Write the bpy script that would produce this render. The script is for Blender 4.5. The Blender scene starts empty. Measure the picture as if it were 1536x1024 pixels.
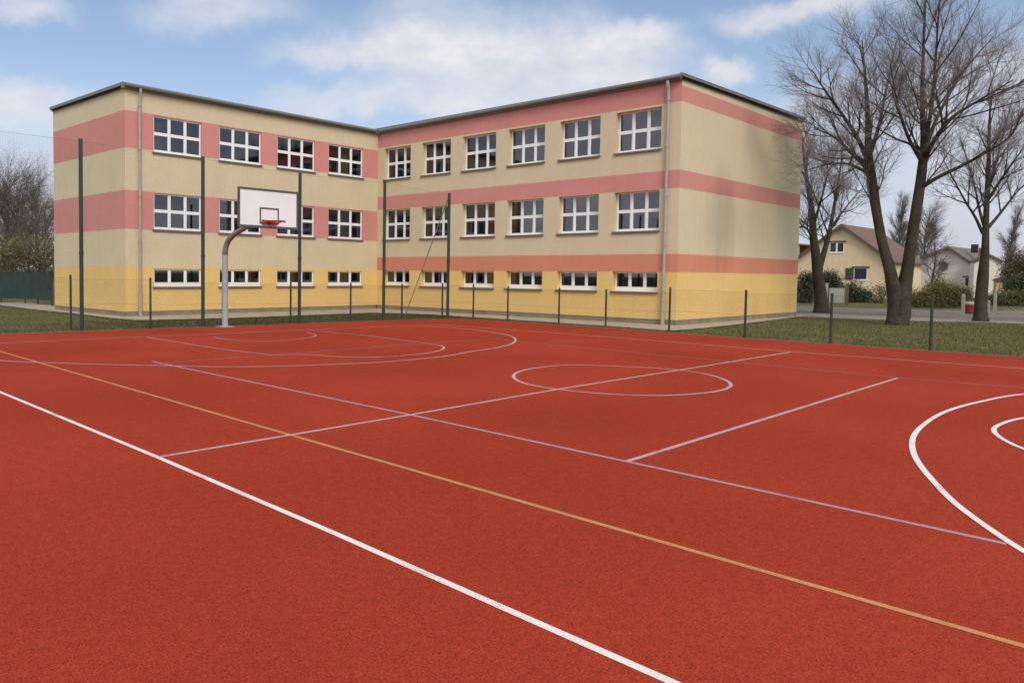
import bpy, math, random
from mathutils import Vector, Matrix

random.seed(7)
C = bpy.context.scene.collection
R = math.radians

# ------------------------------------------------------------------ camera
F_PX = 1119.62
CAM = Vector((-22.7255, -25.3865, 1.58))
FWD = Vector((0.66855079, 0.7422805, -0.04538163)).normalized()
RGT = Vector((0.74332229, -0.66885239, 0.01041426)).normalized()
UPV = RGT.cross(FWD).normalized()
PX, PY = -200.0, -50.5


def ray(u, v):
    return FWD * F_PX + RGT * (u - 768 - PX) - UPV * (v - 512 - PY)


def at(u, v, D):
    """world point seen at photo pixel (u, v), D metres in front of the camera"""
    return CAM + ray(u, v) * (D / F_PX)


def gnd(u, v, z=0.0):
    r = ray(u, v)
    return CAM + r * ((z - CAM.z) / r.z)


cam_d = bpy.data.cameras.new("camera")
cam_d.sensor_width = 36
cam_d.lens = F_PX / 1536 * 36
cam_d.shift_x = -PX / 1536
cam_d.shift_y = PY / 1536
cam_d.clip_start, cam_d.clip_end = 0.1, 5000
cam = bpy.data.objects.new("camera", cam_d)
C.objects.link(cam)
m3 = Matrix((RGT, UPV, -FWD)).transposed()
cam.matrix_world = Matrix.Translation(CAM) @ m3.to_4x4()
bpy.context.scene.camera = cam


# ------------------------------------------------------------------ materials
class NT:
    def __init__(self, tree):
        self.t = tree

    def n(self, typ, **kw):
        nd = self.t.nodes.new(typ)
        for k, v in kw.items():
            if k.startswith("i_"):
                nd.inputs[k[2:]].default_value = v
            else:
                setattr(nd, k, v)
        return nd

    def l(self, a, b):
        self.t.links.new(a, b)


def rgba(c):
    return (c[0], c[1], c[2], 1.0)


def mat(name, col, rough=0.8, spec=0.3, metal=0.0, var=0.12, scale=3.0, bump=0.0, bscale=60.0,
        fine=0.0, fscale=150.0, streak=0.0, dark_patch=None, worn=None):
    """principled material with broad colour unevenness, fine grain, bump, vertical streaks"""
    m = bpy.data.materials.new(name)
    m.use_nodes = True
    nt = NT(m.node_tree)
    b = m.node_tree.nodes["Principled BSDF"]
    b.inputs["Roughness"].default_value = rough
    b.inputs["Specular IOR Level"].default_value = spec
    b.inputs["Metallic"].default_value = metal
    tc = nt.n("ShaderNodeTexCoord")
    src = tc.outputs["Object"]
    n1 = nt.n("ShaderNodeTexNoise", i_Scale=scale, i_Detail=5.0, i_Roughness=0.6)
    nt.l(src, n1.inputs["Vector"])
    mr = nt.n("ShaderNodeMapRange")
    mr.inputs["From Min"].default_value = 0.25
    mr.inputs["From Max"].default_value = 0.75
    mr.inputs["To Min"].default_value = 1 - var
    mr.inputs["To Max"].default_value = 1 + var
    nt.l(n1.outputs["Fac"], mr.inputs["Value"])
    val = mr.outputs["Result"]
    if fine > 0:
        n2 = nt.n("ShaderNodeTexNoise", i_Scale=fscale, i_Detail=2.0, i_Roughness=0.7)
        nt.l(src, n2.inputs["Vector"])
        m2 = nt.n("ShaderNodeMapRange")
        m2.inputs["From Min"].default_value = 0.3
        m2.inputs["From Max"].default_value = 0.7
        m2.inputs["To Min"].default_value = 1 - fine
        m2.inputs["To Max"].default_value = 1 + fine
        nt.l(n2.outputs["Fac"], m2.inputs["Value"])
        mu = nt.n("ShaderNodeMath", operation="MULTIPLY")
        nt.l(val, mu.inputs[0])
        nt.l(m2.outputs["Result"], mu.inputs[1])
        val = mu.outputs[0]
    if streak > 0:
        mp = nt.n("ShaderNodeMapping")
        mp.inputs["Scale"].default_value = (5.0, 5.0, 0.25)
        nt.l(src, mp.inputs["Vector"])
        n3 = nt.n("ShaderNodeTexNoise", i_Scale=1.0, i_Detail=4.0)
        nt.l(mp.outputs["Vector"], n3.inputs["Vector"])
        m3_ = nt.n("ShaderNodeMapRange")
        m3_.inputs["From Min"].default_value = 0.35
        m3_.inputs["From Max"].default_value = 0.7
        m3_.inputs["To Min"].default_value = 1 + streak * 0.3
        m3_.inputs["To Max"].default_value = 1 - streak
        nt.l(n3.outputs["Fac"], m3_.inputs["Value"])
        mu = nt.n("ShaderNodeMath", operation="MULTIPLY")
        nt.l(val, mu.inputs[0])
        nt.l(m3_.outputs["Result"], mu.inputs[1])
        val = mu.outputs[0]
    mx = nt.n("ShaderNodeVectorMath", operation="SCALE")
    mx.inputs[0].default_value = col[:3]
    nt.l(val, mx.inputs["Scale"])
    out = mx.outputs[0]
    if dark_patch:
        # darker patch with a ragged edge on the gable wall: centre, radii, strength, colour multiplier
        for (c, rr, st, tint) in dark_patch:
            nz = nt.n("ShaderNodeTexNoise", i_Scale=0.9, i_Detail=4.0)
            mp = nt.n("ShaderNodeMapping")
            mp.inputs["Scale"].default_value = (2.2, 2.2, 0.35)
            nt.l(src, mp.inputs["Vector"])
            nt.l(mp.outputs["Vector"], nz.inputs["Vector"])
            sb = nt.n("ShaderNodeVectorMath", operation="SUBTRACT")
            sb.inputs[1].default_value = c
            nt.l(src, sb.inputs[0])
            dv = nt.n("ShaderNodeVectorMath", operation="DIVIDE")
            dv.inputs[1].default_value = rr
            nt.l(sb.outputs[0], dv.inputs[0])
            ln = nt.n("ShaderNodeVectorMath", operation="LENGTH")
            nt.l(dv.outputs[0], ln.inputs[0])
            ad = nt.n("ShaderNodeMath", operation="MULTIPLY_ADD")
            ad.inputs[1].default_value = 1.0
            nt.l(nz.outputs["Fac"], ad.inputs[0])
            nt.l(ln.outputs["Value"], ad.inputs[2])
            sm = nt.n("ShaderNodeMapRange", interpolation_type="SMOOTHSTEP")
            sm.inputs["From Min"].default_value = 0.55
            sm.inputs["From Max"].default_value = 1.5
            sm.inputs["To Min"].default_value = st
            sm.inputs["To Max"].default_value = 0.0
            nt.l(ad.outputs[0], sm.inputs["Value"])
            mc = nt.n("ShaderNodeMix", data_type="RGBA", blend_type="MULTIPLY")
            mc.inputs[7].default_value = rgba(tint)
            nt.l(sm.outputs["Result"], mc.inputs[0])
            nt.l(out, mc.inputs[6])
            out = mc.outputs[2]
    if worn:
        # rubber grain showing through thin paint
        na = nt.n("ShaderNodeTexNoise", i_Scale=130.0, i_Detail=3.0, i_Roughness=0.7)
        nb2 = nt.n("ShaderNodeTexNoise", i_Scale=2.5, i_Detail=4.0)
        nt.l(src, na.inputs["Vector"])
        nt.l(src, nb2.inputs["Vector"])
        ad2 = nt.n("ShaderNodeMath", operation="MULTIPLY_ADD")
        ad2.inputs[1].default_value = 0.6
        nt.l(nb2.outputs["Fac"], ad2.inputs[0])
        nt.l(na.outputs["Fac"], ad2.inputs[2])
        ms = nt.n("ShaderNodeMapRange")
        ms.inputs["From Min"].default_value = .86
        ms.inputs["From Max"].default_value = 1.0
        ms.inputs["To Max"].default_value = .8
        nt.l(ad2.outputs[0], ms.inputs["Value"])
        mw = nt.n("ShaderNodeMix", data_type="RGBA")
        mw.inputs[7].default_value = rgba(worn)
        nt.l(ms.outputs["Result"], mw.inputs[0])
        nt.l(out, mw.inputs[6])
        out = mw.outputs[2]
    nt.l(out, b.inputs["Base Color"])
    if bump > 0:
        nb = nt.n("ShaderNodeTexNoise", i_Scale=bscale, i_Detail=3.0)
        nt.l(src, nb.inputs["Vector"])
        bp = nt.n("ShaderNodeBump")
        bp.inputs["Strength"].default_value = bump
        bp.inputs["Distance"].default_value = 0.02
        nt.l(nb.outputs["Fac"], bp.inputs["Height"])
        nt.l(bp.outputs["Normal"], b.inputs["Normal"])
    return m


DARK_PATCH = [((4.1, -13.8, 3.6), (1.8, 2.5, 2.2), 0.85, (0.66, 0.68, 0.70))]
BEIGE = (0.635, 0.545, 0.365)
PINK = (0.60, 0.262, 0.232)
PINK_BOUNCE = (0.63, 0.25, 0.165)  # pink with red bounce light off the court put into the colour
YELL = (0.76, 0.52, 0.20)
M = {}
wallkw = dict(rough=0.92, spec=0.12, var=0.05, scale=0.7, bump=0.35, bscale=45, fine=0.07, fscale=28, streak=0.02)
M["beige"] = mat("beige_plaster", BEIGE, dark_patch=DARK_PATCH, **wallkw)
M["pink"] = mat("pink_plaster", PINK, dark_patch=DARK_PATCH, **wallkw)
M["pink_bounce"] = mat("pink_bounce_plaster", PINK_BOUNCE, dark_patch=DARK_PATCH, **wallkw)
M["yellow"] = mat("yellow_plaster", YELL, dark_patch=[((6.5, -13.8, 0.3), (4.5, 2.0, 0.9), 0.5, (0.88, 0.80, 0.75))], **wallkw)
M["plinth"] = mat("plinth_render", (0.26, 0.215, 0.16), rough=0.95, spec=0.1, var=0.2, scale=2, bump=0.3, fine=0.12, fscale=20)
M["fascia"] = mat("roof_edge_metal", (0.165, 0.178, 0.158), rough=0.55, spec=0.4, var=0.15, scale=3)
M["gutter"] = mat("weathered_zinc", (0.17, 0.184, 0.165), rough=0.5, spec=0.5, metal=0.2, var=0.15, scale=4)
M["roof"] = mat("bitumen_roof", (0.10, 0.10, 0.10), rough=0.9, var=0.2)
M["pipe"] = mat("galvanised_pipe", (0.37, 0.355, 0.315), rough=0.5, spec=0.4, var=0.12, scale=5)
M["white"] = mat("white_window_plastic", (0.82, 0.86, 0.86), rough=0.35, spec=0.5, var=0.03)
M["sill"] = mat("grey_sill_metal", (0.105, 0.11, 0.105), rough=0.5, spec=0.4, var=0.1)
M["inner"] = mat("dim_room_paint", (0.16, 0.15, 0.14), rough=0.9, var=0.1)
M["curtain"] = mat("grey_curtain", (0.30, 0.30, 0.31), rough=0.9, var=0.1)

# glass
g = bpy.data.materials.new("window_glass")
g.use_nodes = True
nt = NT(g.node_tree)
g.node_tree.nodes.remove(g.node_tree.nodes["Principled BSDF"])
fr = nt.n("ShaderNodeFresnel", i_IOR=1.95)
tr = nt.n("ShaderNodeBsdfTransparent")
tr.inputs["Color"].default_value = (0.55, 0.60, 0.60, 1)
gl = nt.n("ShaderNodeBsdfGlossy", i_Roughness=0.02)
gl.inputs["Color"].default_value = (0.9, 0.93, 1, 1)
mx = nt.n("ShaderNodeMixShader")
nt.l(fr.outputs[0], mx.inputs[0])
nt.l(tr.outputs[0], mx.inputs[1])
nt.l(gl.outputs[0], mx.inputs[2])
nt.l(mx.outputs[0], g.node_tree.nodes["Material Output"].inputs["Surface"])
M["glass"] = g


def court_material():
    m = bpy.data.materials.new("red_rubber_granule")
    m.use_nodes = True
    nt = NT(m.node_tree)
    b = m.node_tree.nodes["Principled BSDF"]
    tc = nt.n("ShaderNodeTexCoord")
    src = tc.outputs["Object"]
    big = nt.n("ShaderNodeTexNoise", i_Scale=0.35, i_Detail=4.0)
    mid = nt.n("ShaderNodeTexNoise", i_Scale=14.0, i_Detail=4.0, i_Roughness=0.7)
    vo = nt.n("ShaderNodeTexVoronoi", i_Scale=170.0)
    fine = nt.n("ShaderNodeTexNoise", i_Scale=95.0, i_Detail=3.0, i_Roughness=0.75)
    for x in (big, mid, vo, fine):
        nt.l(src, x.inputs["Vector"])
    # grains: each cell its own shade
    sep = nt.n("ShaderNodeSeparateColor")
    nt.l(vo.outputs["Color"], sep.inputs[0])
    ramp = nt.n("ShaderNodeValToRGB")
    e = ramp.color_ramp.elements
    e[0].position, e[0].color = 0.0, (0.25, 0.028, 0.013, 1)
    e[1].position, e[1].color = 1.0, (0.445, 0.064, 0.030, 1)
    x = e.new(0.06)
    x.color = (0.20, 0.026, 0.016, 1)
    x = e.new(0.16)
    x.color = (0.31, 0.036, 0.016, 1)
    x = e.new(0.9)
    x.color = (0.385, 0.050, 0.022, 1)
    nt.l(sep.outputs[0], ramp.inputs[0])
    mr = nt.n("ShaderNodeMapRange")
    mr.inputs["From Min"].default_value = 0.3
    mr.inputs["From Max"].default_value = 0.7
    mr.inputs["To Min"].default_value = 0.89
    mr.inputs["To Max"].default_value = 1.09
    nt.l(big.outputs["Fac"], mr.inputs["Value"])
    mr2 = nt.n("ShaderNodeMapRange")
    mr2.inputs["From Min"].default_value = 0.3
    mr2.inputs["From Max"].default_value = 0.7
    mr2.inputs["To Min"].default_value = 0.92
    mr2.inputs["To Max"].default_value = 1.08
    nt.l(mid.outputs["Fac"], mr2.inputs["Value"])
    mr3 = nt.n("ShaderNodeMapRange")
    mr3.inputs["From Min"].default_value = 0.3
    mr3.inputs["From Max"].default_value = 0.7
    mr3.inputs["To Min"].default_value = 0.86
    mr3.inputs["To Max"].default_value = 1.14
    nt.l(fine.outputs["Fac"], mr3.inputs["Value"])
    m1 = nt.n("ShaderNodeMath", operation="MULTIPLY")
    m2 = nt.n("ShaderNodeMath", operation="MULTIPLY")
    nt.l(mr.outputs[0], m1.inputs[0])
    nt.l(mr2.outputs[0], m1.inputs[1])
    nt.l(m1.outputs[0], m2.inputs[0])
    nt.l(mr3.outputs[0], m2.inputs[1])
    sc = nt.n("ShaderNodeVectorMath", operation="SCALE")
    nt.l(ramp.outputs["Color"], sc.inputs[0])
    nt.l(m2.outputs[0], sc.inputs["Scale"])
    nt.l(sc.outputs[0], b.inputs["Base Color"])
    b.inputs["Roughness"].default_value = 0.9
    b.inputs["Specular IOR Level"].default_value = 0.06
    bp = nt.n("ShaderNodeBump")
    bp.inputs["Strength"].default_value = 0.5
    bp.inputs["Distance"].default_value = 0.006
    nt.l(fine.outputs["Fac"], bp.inputs["Height"])
    nt.l(bp.outputs["Normal"], b.inputs["Normal"])
    return m


M["court"] = court_material()
linekw = dict(rough=0.8, spec=0.2, var=0.10, scale=4, fine=0.15, fscale=95, bump=0.3, bscale=95, worn=(0.34, 0.06, 0.035))
M["line_white"] = mat("white_line_paint", (0.80, 0.76, 0.70), **linekw)
M["line_worn"] = mat("worn_white_line_paint", (0.52, 0.35, 0.34), **linekw)
M["line_lilac"] = mat("lilac_line_paint", (0.45, 0.27, 0.31), **linekw)
M["line_faint"] = mat("faint_violet_line_paint", (0.40, 0.13, 0.17), **linekw)
M["line_yellow"] = mat("ochre_line_paint", (0.55, 0.265, 0.095), **linekw)
M["kerb"] = mat("kerb_concrete", (0.36, 0.24, 0.18), rough=0.9, var=0.15)
M["apron"] = mat("paving_concrete", (0.42, 0.355, 0.26), rough=0.95, var=0.22, scale=1.5, fine=0.12, fscale=12)
M["apron_edge"] = mat("pale_edging_concrete", (0.50, 0.47, 0.40), rough=0.95, var=0.15, scale=2)
M["road"] = mat("grey_asphalt", (0.185, 0.16, 0.13), rough=0.9, var=0.22, scale=0.6, fine=0.15, fscale=10)
M["footway"] = mat("worn_footway_concrete", (0.28, 0.25, 0.195), rough=0.95, var=0.25, scale=1.2, fine=0.15, fscale=9)
M["pave"] = mat("gravel_path", (0.17, 0.145, 0.10), rough=0.95, var=0.22, scale=0.8, fine=0.15, fscale=10)
M["post"] = mat("dark_green_post_paint", (0.022, 0.045, 0.032), rough=0.45, spec=0.4, var=0.15)
M["wire"] = mat("green_wire", (0.035, 0.06, 0.045), rough=0.5, spec=0.3)
M["net"] = mat("grey_green_cord", (0.06, 0.075, 0.07), rough=0.8)
M["steel"] = mat("galvanised_steel", (0.36, 0.395, 0.40), rough=0.6, spec=0.4, metal=0.1, var=0.12, scale=6)
M["brownsteel"] = mat("weathered_brown_steel", (0.23, 0.21, 0.19), rough=0.6, spec=0.4, var=0.15, scale=6)
M["board"] = mat("white_board_laminate", (0.80, 0.82, 0.82), rough=0.5, spec=0.4, var=0.04, scale=2)
M["mark"] = mat("dark_grey_marking", (0.085, 0.09, 0.085), rough=0.6)
M["rim"] = mat("red_rim_paint", (0.34, 0.032, 0.045), rough=0.45, spec=0.4)
M["bark"] = mat("grey_brown_bark", (0.060, 0.049, 0.034), rough=0.95, spec=0.1, var=0.35, scale=2.5, bump=0.9, bscale=14, fine=0.25, fscale=18)
M["twig"] = mat("dark_twig_bark", (0.205, 0.178, 0.168), rough=0.95, spec=0.1, var=0.2)
M["twig_far"] = mat("grey_twig_bark", (0.145, 0.108, 0.086), rough=0.95, spec=0.1, var=0.2)
M["leaf_dark"] = mat("evergreen_leaf", (0.028, 0.045, 0.017), rough=0.6, spec=0.3, var=0.3, scale=2)
M["leaf_green"] = mat("green_leaf", (0.055, 0.072, 0.020), rough=0.6, spec=0.3, var=0.3, scale=2)
M["leaf_olive"] = mat("olive_leaf", (0.15, 0.13, 0.035), rough=0.65, spec=0.3, var=0.3, scale=2)
M["leaf_brown"] = mat("dry_brown_leaf", (0.115, 0.075, 0.042), rough=0.8, spec=0.2, var=0.3, scale=2)
M["leaf_rust"] = mat("rusty_leaf", (0.115, 0.072, 0.048), rough=0.8, spec=0.2, var=0.3, scale=2)
M["house_yellow"] = mat("cream_house_plaster", (0.74, 0.575, 0.37), rough=0.9, var=0.07, bump=0.2, streak=0.05)
M["house_grey"] = mat("pale_grey_house_plaster", (0.64, 0.57, 0.51), rough=0.9, var=0.07, streak=0.05)
M["house_white"] = mat("white_house_plaster", (0.75, 0.70, 0.58), rough=0.9, var=0.05)
M["house_tan"] = mat("tan_shed_boards", (0.52, 0.40, 0.24), rough=0.9, var=0.1)
M["tile_red"] = mat("red_roof_tile", (0.175, 0.105, 0.085), rough=0.85, var=0.25, scale=4, bump=0.6, bscale=12)
M["tile_grey"] = mat("brown_grey_roof_tile", (0.17, 0.145, 0.115), rough=0.85, var=0.25, scale=4, bump=0.6, bscale=12)
M["barge"] = mat("dark_barge_board", (0.12, 0.085, 0.065), rough=0.8)
M["darkwin"] = mat("dark_window_pane", (0.03, 0.035, 0.045), rough=0.08, spec=0.6, var=0.2)
M["shutter"] = mat("dark_shutter", (0.075, 0.08, 0.05), rough=0.7)
M["redbin"] = mat("red_bin_plastic", (0.28, 0.025, 0.03), rough=0.5, spec=0.4)
M["greylid"] = mat("grey_bin_lid", (0.33, 0.32, 0.31), rough=0.5)
M["paleposts"] = mat("pale_concrete_post", (0.36, 0.33, 0.27), rough=0.9)
M["gate"] = mat("pale_grey_gate", (0.38, 0.36, 0.33), rough=0.7)
M["screen"] = mat("dark_green_windscreen", (0.022, 0.046, 0.040), rough=0.8, var=0.3, scale=1.5)
M["black"] = mat("sooty_chimney", (0.035, 0.035, 0.04), rough=0.9)


def grass_mat(name, a, b_, c):
    m = bpy.data.materials.new(name)
    m.use_nodes = True
    nt = NT(m.node_tree)
    b = m.node_tree.nodes["Principled BSDF"]
    tc = nt.n("ShaderNodeTexCoord")
    n1 = nt.n("ShaderNodeTexNoise", i_Scale=0.45, i_Detail=7.0, i_Roughness=0.65)
    n2 = nt.n("ShaderNodeTexNoise", i_Scale=9.0, i_Detail=5.0, i_Roughness=0.75)
    for x in (n1, n2):
        nt.l(tc.outputs["Object"], x.inputs["Vector"])
    ad = nt.n("ShaderNodeMath", operation="MULTIPLY_ADD")
    ad.inputs[1].default_value = 0.5
    sc = nt.n("ShaderNodeMath", operation="MULTIPLY")
    sc.inputs[1].default_value = 0.5
    nt.l(n1.outputs["Fac"], sc.inputs[0])
    nt.l(n2.outputs["Fac"], ad.inputs[0])
    nt.l(sc.outputs[0], ad.inputs[2])
    rp = nt.n("ShaderNodeValToRGB")
    e = rp.color_ramp.elements
    e[0].position, e[0].color = 0.34, rgba(a)
    e[1].position, e[1].color = 0.66, rgba(c)
    k = e.new(0.5)
    k.color = rgba(b_)
    nt.l(ad.outputs[0], rp.inputs[0])
    nt.l(rp.outputs["Color"], b.inputs["Base Color"])
    b.inputs["Roughness"].default_value = 0.95
    b.inputs["Specular IOR Level"].default_value = 0.1
    bp = nt.n("ShaderNodeBump")
    bp.inputs["Strength"].default_value = 0.8
    bp.inputs["Distance"].default_value = 0.05
    nt.l(n2.outputs["Fac"], bp.inputs["Height"])
    nt.l(bp.outputs["Normal"], b.inputs["Normal"])
    return m


M["grass"] = grass_mat("winter_lawn", (0.075, 0.076, 0.024), (0.122, 0.113, 0.040), (0.185, 0.155, 0.072))
M["blade"] = mat("grass_blade", (0.108, 0.115, 0.032), rough=0.8, spec=0.2, var=0.4, scale=0.7)
M["blade_green"] = mat("dark_green_blade", (0.055, 0.062, 0.018), rough=0.8, spec=0.2, var=0.3, scale=0.7)  # darker green blades for the strip along the left wing
M["blade_dry"] = mat("dry_grass_blade", (0.22, 0.175, 0.08), rough=0.8, spec=0.2, var=0.3, scale=0.7)


# ------------------------------------------------------------------ mesh builder
class MB:
    def __init__(self):
        self.v, self.f, self.m = [], [], []

    def face(self, pts, mi=0):
        i = len(self.v)
        self.v.extend(tuple(p) for p in pts)
        self.f.append(tuple(range(i, i + len(pts))))
        self.m.append(mi)

    def box(self, a, b, mi=0):
        """axis-aligned box"""
        self.obox(Vector(a), Vector((b[0] - a[0], 0, 0)), Vector((0, b[1] - a[1], 0)), Vector((0, 0, b[2] - a[2])), mi)

    def obox(self, o, x, y, z, mi=0):
        o, x, y, z = Vector(o), Vector(x), Vector(y), Vector(z)
        i = len(self.v)
        for dz in (0, 1):
            for dx, dy in ((0, 0), (1, 0), (1, 1), (0, 1)):
                self.v.append(tuple(o + x * dx + y * dy + z * dz))
        fs = [(0, 3, 2, 1), (4, 5, 6, 7), (0, 1, 5, 4), (1, 2, 6, 5), (2, 3, 7, 6), (3, 0, 4, 7)]
        if x.cross(y).dot(z) < 0:
            fs = [tuple(reversed(q)) for q in fs]
        for q in fs:
            self.f.append(tuple(i + k for k in q))
            self.m.append(mi)

    def tube(self, pts, rad, k=8, mi=0, cap=True):
        pts = [Vector(p) for p in pts]
        if not isinstance(rad, (list, tuple)):
            rad = [rad] * len(pts)
        n = len(pts)
        base = len(self.v)
        ref = None
        for j, p in enumerate(pts):
            t = (pts[min(j + 1, n - 1)] - pts[max(j - 1, 0)])
            if t.length < 1e-9:
                t = Vector((0, 0, 1))
            t.normalize()
            if ref is None:
                ref = Vector((1, 0, 0)) if abs(t.x) < 0.8 else Vector((0, 1, 0))
            u = (ref - t * ref.dot(t))
            if u.length < 1e-6:
                u = t.orthogonal()
            u.normalize()
            ref = u
            w = t.cross(u)
            for s in range(k):
                a = 2 * math.pi * s / k
                self.v.append(tuple(p + (u * math.cos(a) + w * math.sin(a)) * rad[j]))
        for j in range(n - 1):
            for s in range(k):
                a = base + j * k + s
                b = base + j * k + (s + 1) % k
                self.f.append((a, b, b + k, a + k))
                self.m.append(mi)
        if cap:
            self.f.append(tuple(base + s for s in reversed(range(k))))
            self.m.append(mi)
            self.f.append(tuple(base + (n - 1) * k + s for s in range(k)))
            self.m.append(mi)

    def build(self, name, mats, parent=None, smooth=False, bevel=0.0, offset=None):
        me = bpy.data.meshes.new(name)
        if offset is not None:
            o = Vector(offset)
            vs = [tuple(Vector(p) - o) for p in self.v]
        else:
            vs = self.v
        me.from_pydata(vs, [], self.f)
        if not isinstance(mats, (list, tuple)):
            mats = [mats]
        for mm in mats:
            me.materials.append(mm)
        me.polygons.foreach_set("material_index", self.m)
        if smooth:
            me.polygons.foreach_set("use_smooth", [True] * len(me.polygons))
        me.update()
        ob = bpy.data.objects.new(name, me)
        C.objects.link(ob)
        if parent is not None:
            ob.parent = parent
        if offset is not None:
            ob.location = offset
        if bevel > 0:
            bv = ob.modifiers.new("bevel", "BEVEL")
            bv.width = bevel
            bv.segments = 2
            bv.limit_method = "ANGLE"
        return ob


def tag(o, label=None, cat=None, group=None, kind=None):
    if label:
        o["label"] = label
    if cat:
        o["category"] = cat
    if group:
        o["group"] = group
    if kind:
        o["kind"] = kind
    return o


def empty(name, loc=(0, 0, 0)):
    e = bpy.data.objects.new(name, None)
    C.objects.link(e)
    e.location = loc
    e.empty_display_size = 0.3
    return e


# ------------------------------------------------------------------ setting: ground
def sheet(name, poly, z, m, kind="structure"):
    mb = MB()
    mb.face([(p[0], p[1], z) for p in poly])
    o = mb.build(name, m)
    if kind:
        o["kind"] = kind
    return o


sheet("ground", [(-1500, -1500), (1500, -1500), (1500, 1500), (-1500, 1500)], -0.03, M["grass"])

# court slab with pale concrete edging
CE = [(-27.5, -34.5), (-2.62, -34.5), (-2.62, -21.3), (-2.62, -17.3), (-2.3, -13.0), (-2.5, -9.5), (-3.1, -7.4), (-4.3, -6.95),
      (-6.78, -6.72), (-9.0, -6.55), (-12.15, -6.15), (-15.49, -5.8), (-17.43, -5.68), (-27.5, -5.0)]
mb = MB()
mb.face([(p[0], p[1], 0.0) for p in CE])
n = len(CE)
for i in range(n):
    a, b = CE[i], CE[(i + 1) % n]
    mb.face([(a[0], a[1], -0.08), (b[0], b[1], -0.08), (b[0], b[1], 0), (a[0], a[1], 0)])
court = mb.build("sports_court", M["court"])
court["kind"] = "structure"


def offset_poly(poly, d):
    out = []
    n = len(poly)
    for i in range(n):
        p0, p1, p2 = Vector(poly[i - 1]), Vector(poly[i]), Vector(poly[(i + 1) % n])
        e1, e2 = (p1 - p0).normalized(), (p2 - p1).normalized()
        n1, n2 = Vector((e1.y, -e1.x)), Vector((e2.y, -e2.x))
        k = (n1 + n2)
        k = k / max(0.3, k.dot(n1))
        out.append(p1 + k * d)
    return out


mb = MB()
OE = offset_poly(CE, 0.085)
IE = offset_poly(CE, 0.004)
for i in range(n):
    j = (i + 1) % n
    a, b, c, d = IE[i], IE[j], OE[j], OE[i]
    mb.face([(a.x, a.y, 0.006), (d.x, d.y, 0.006), (c.x, c.y, 0.006), (b.x, b.y, 0.006)])
    mb.face([(d.x, d.y, -0.08), (c.x, c.y, -0.08), (c.x, c.y, 0.006), (d.x, d.y, 0.006)])
k = mb.build("court_edging", M["kerb"], court)

# court markings: each painted line its own sheet, a hair above the last
LZ = [0.0012]


def catmull(pts, closed=False, sub=10):
    """cubic Hermite curve with chord-length tangents through the points"""
    P = [Vector(p) for p in pts]
    n = len(P)
    T = []
    for i in range(n):
        if closed or 0 < i < n - 1:
            a, b = P[i] - P[i - 1], P[(i + 1) % n] - P[i]
            la, lb = max(a.length, 1e-6), max(b.length, 1e-6)
            T.append((a / la * lb + b / lb * la) / (la + lb))
        else:
            e = (P[1] - P[0]) if i == 0 else (P[-1] - P[-2])
            T.append(e.normalized())
    out = []
    for i in range(n if closed else n - 1):
        j = (i + 1) % n
        L = (P[j] - P[i]).length
        for s in range(sub):
            t = s / sub
            t2, t3 = t * t, t * t * t
            out.append(P[i] * (2 * t3 - 3 * t2 + 1) + T[i] * L * (t3 - 2 * t2 + t) + P[j] * (3 * t2 - 2 * t3) + T[j] * L * (t3 - t2))
    if not closed:
        out.append(P[-1])
    return out


def arc(pts, closed=False, rounds=60):
    """painted arc: curve through the points, resampled evenly and faired"""
    P = catmull(pts, closed, 12)
    if closed:
        P = P + [P[0]]
    d = [0.0]
    for a, b in zip(P[:-1], P[1:]):
        d.append(d[-1] + (b - a).length)
    n = max(16, int(d[-1] / .12))
    Q, k = [], 0
    for i in range(n + 1):
        t = d[-1] * i / n
        while k < len(d) - 2 and d[k + 1] < t:
            k += 1
        Q.append(P[k].lerp(P[k + 1], (t - d[k]) / max(1e-9, d[k + 1] - d[k])))
    if closed:
        Q.pop()
    m = len(Q)
    for r in range(rounds):
        for lam in (.5, -.52):
            Q = [Q[i] if (not closed and i in (0, m - 1)) else Q[i] + ((Q[i - 1] + Q[(i + 1) % m]) / 2 - Q[i]) * lam for i in range(m)]
    return Q


def ribbon(name, pts, m, w=0.05, closed=False):
    LZ[0] += 0.0003
    z = LZ[0]
    P = [Vector((p[0], p[1])) for p in pts]
    n = len(P)
    mb = MB()
    L, Rr = [], []
    for i in range(n):
        a = P[i - 1] if (closed or i > 0) else P[0]
        b = P[(i + 1) % n] if (closed or i < n - 1) else P[-1]
        t = (b - a).normalized()
        nn = Vector((-t.y, t.x)) * (w / 2)
        L.append(P[i] + nn)
        Rr.append(P[i] - nn)
    for i in range(n if closed else n - 1):
        j = (i + 1) % n
        mb.face([(Rr[i].x, Rr[i].y, z), (Rr[j].x, Rr[j].y, z), (L[j].x, L[j].y, z), (L[i].x, L[i].y, z)])
    return mb.build(name, m, court)


def px(*pts):
    return [gnd(u, v).to_2d() for u, v in pts]


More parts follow.
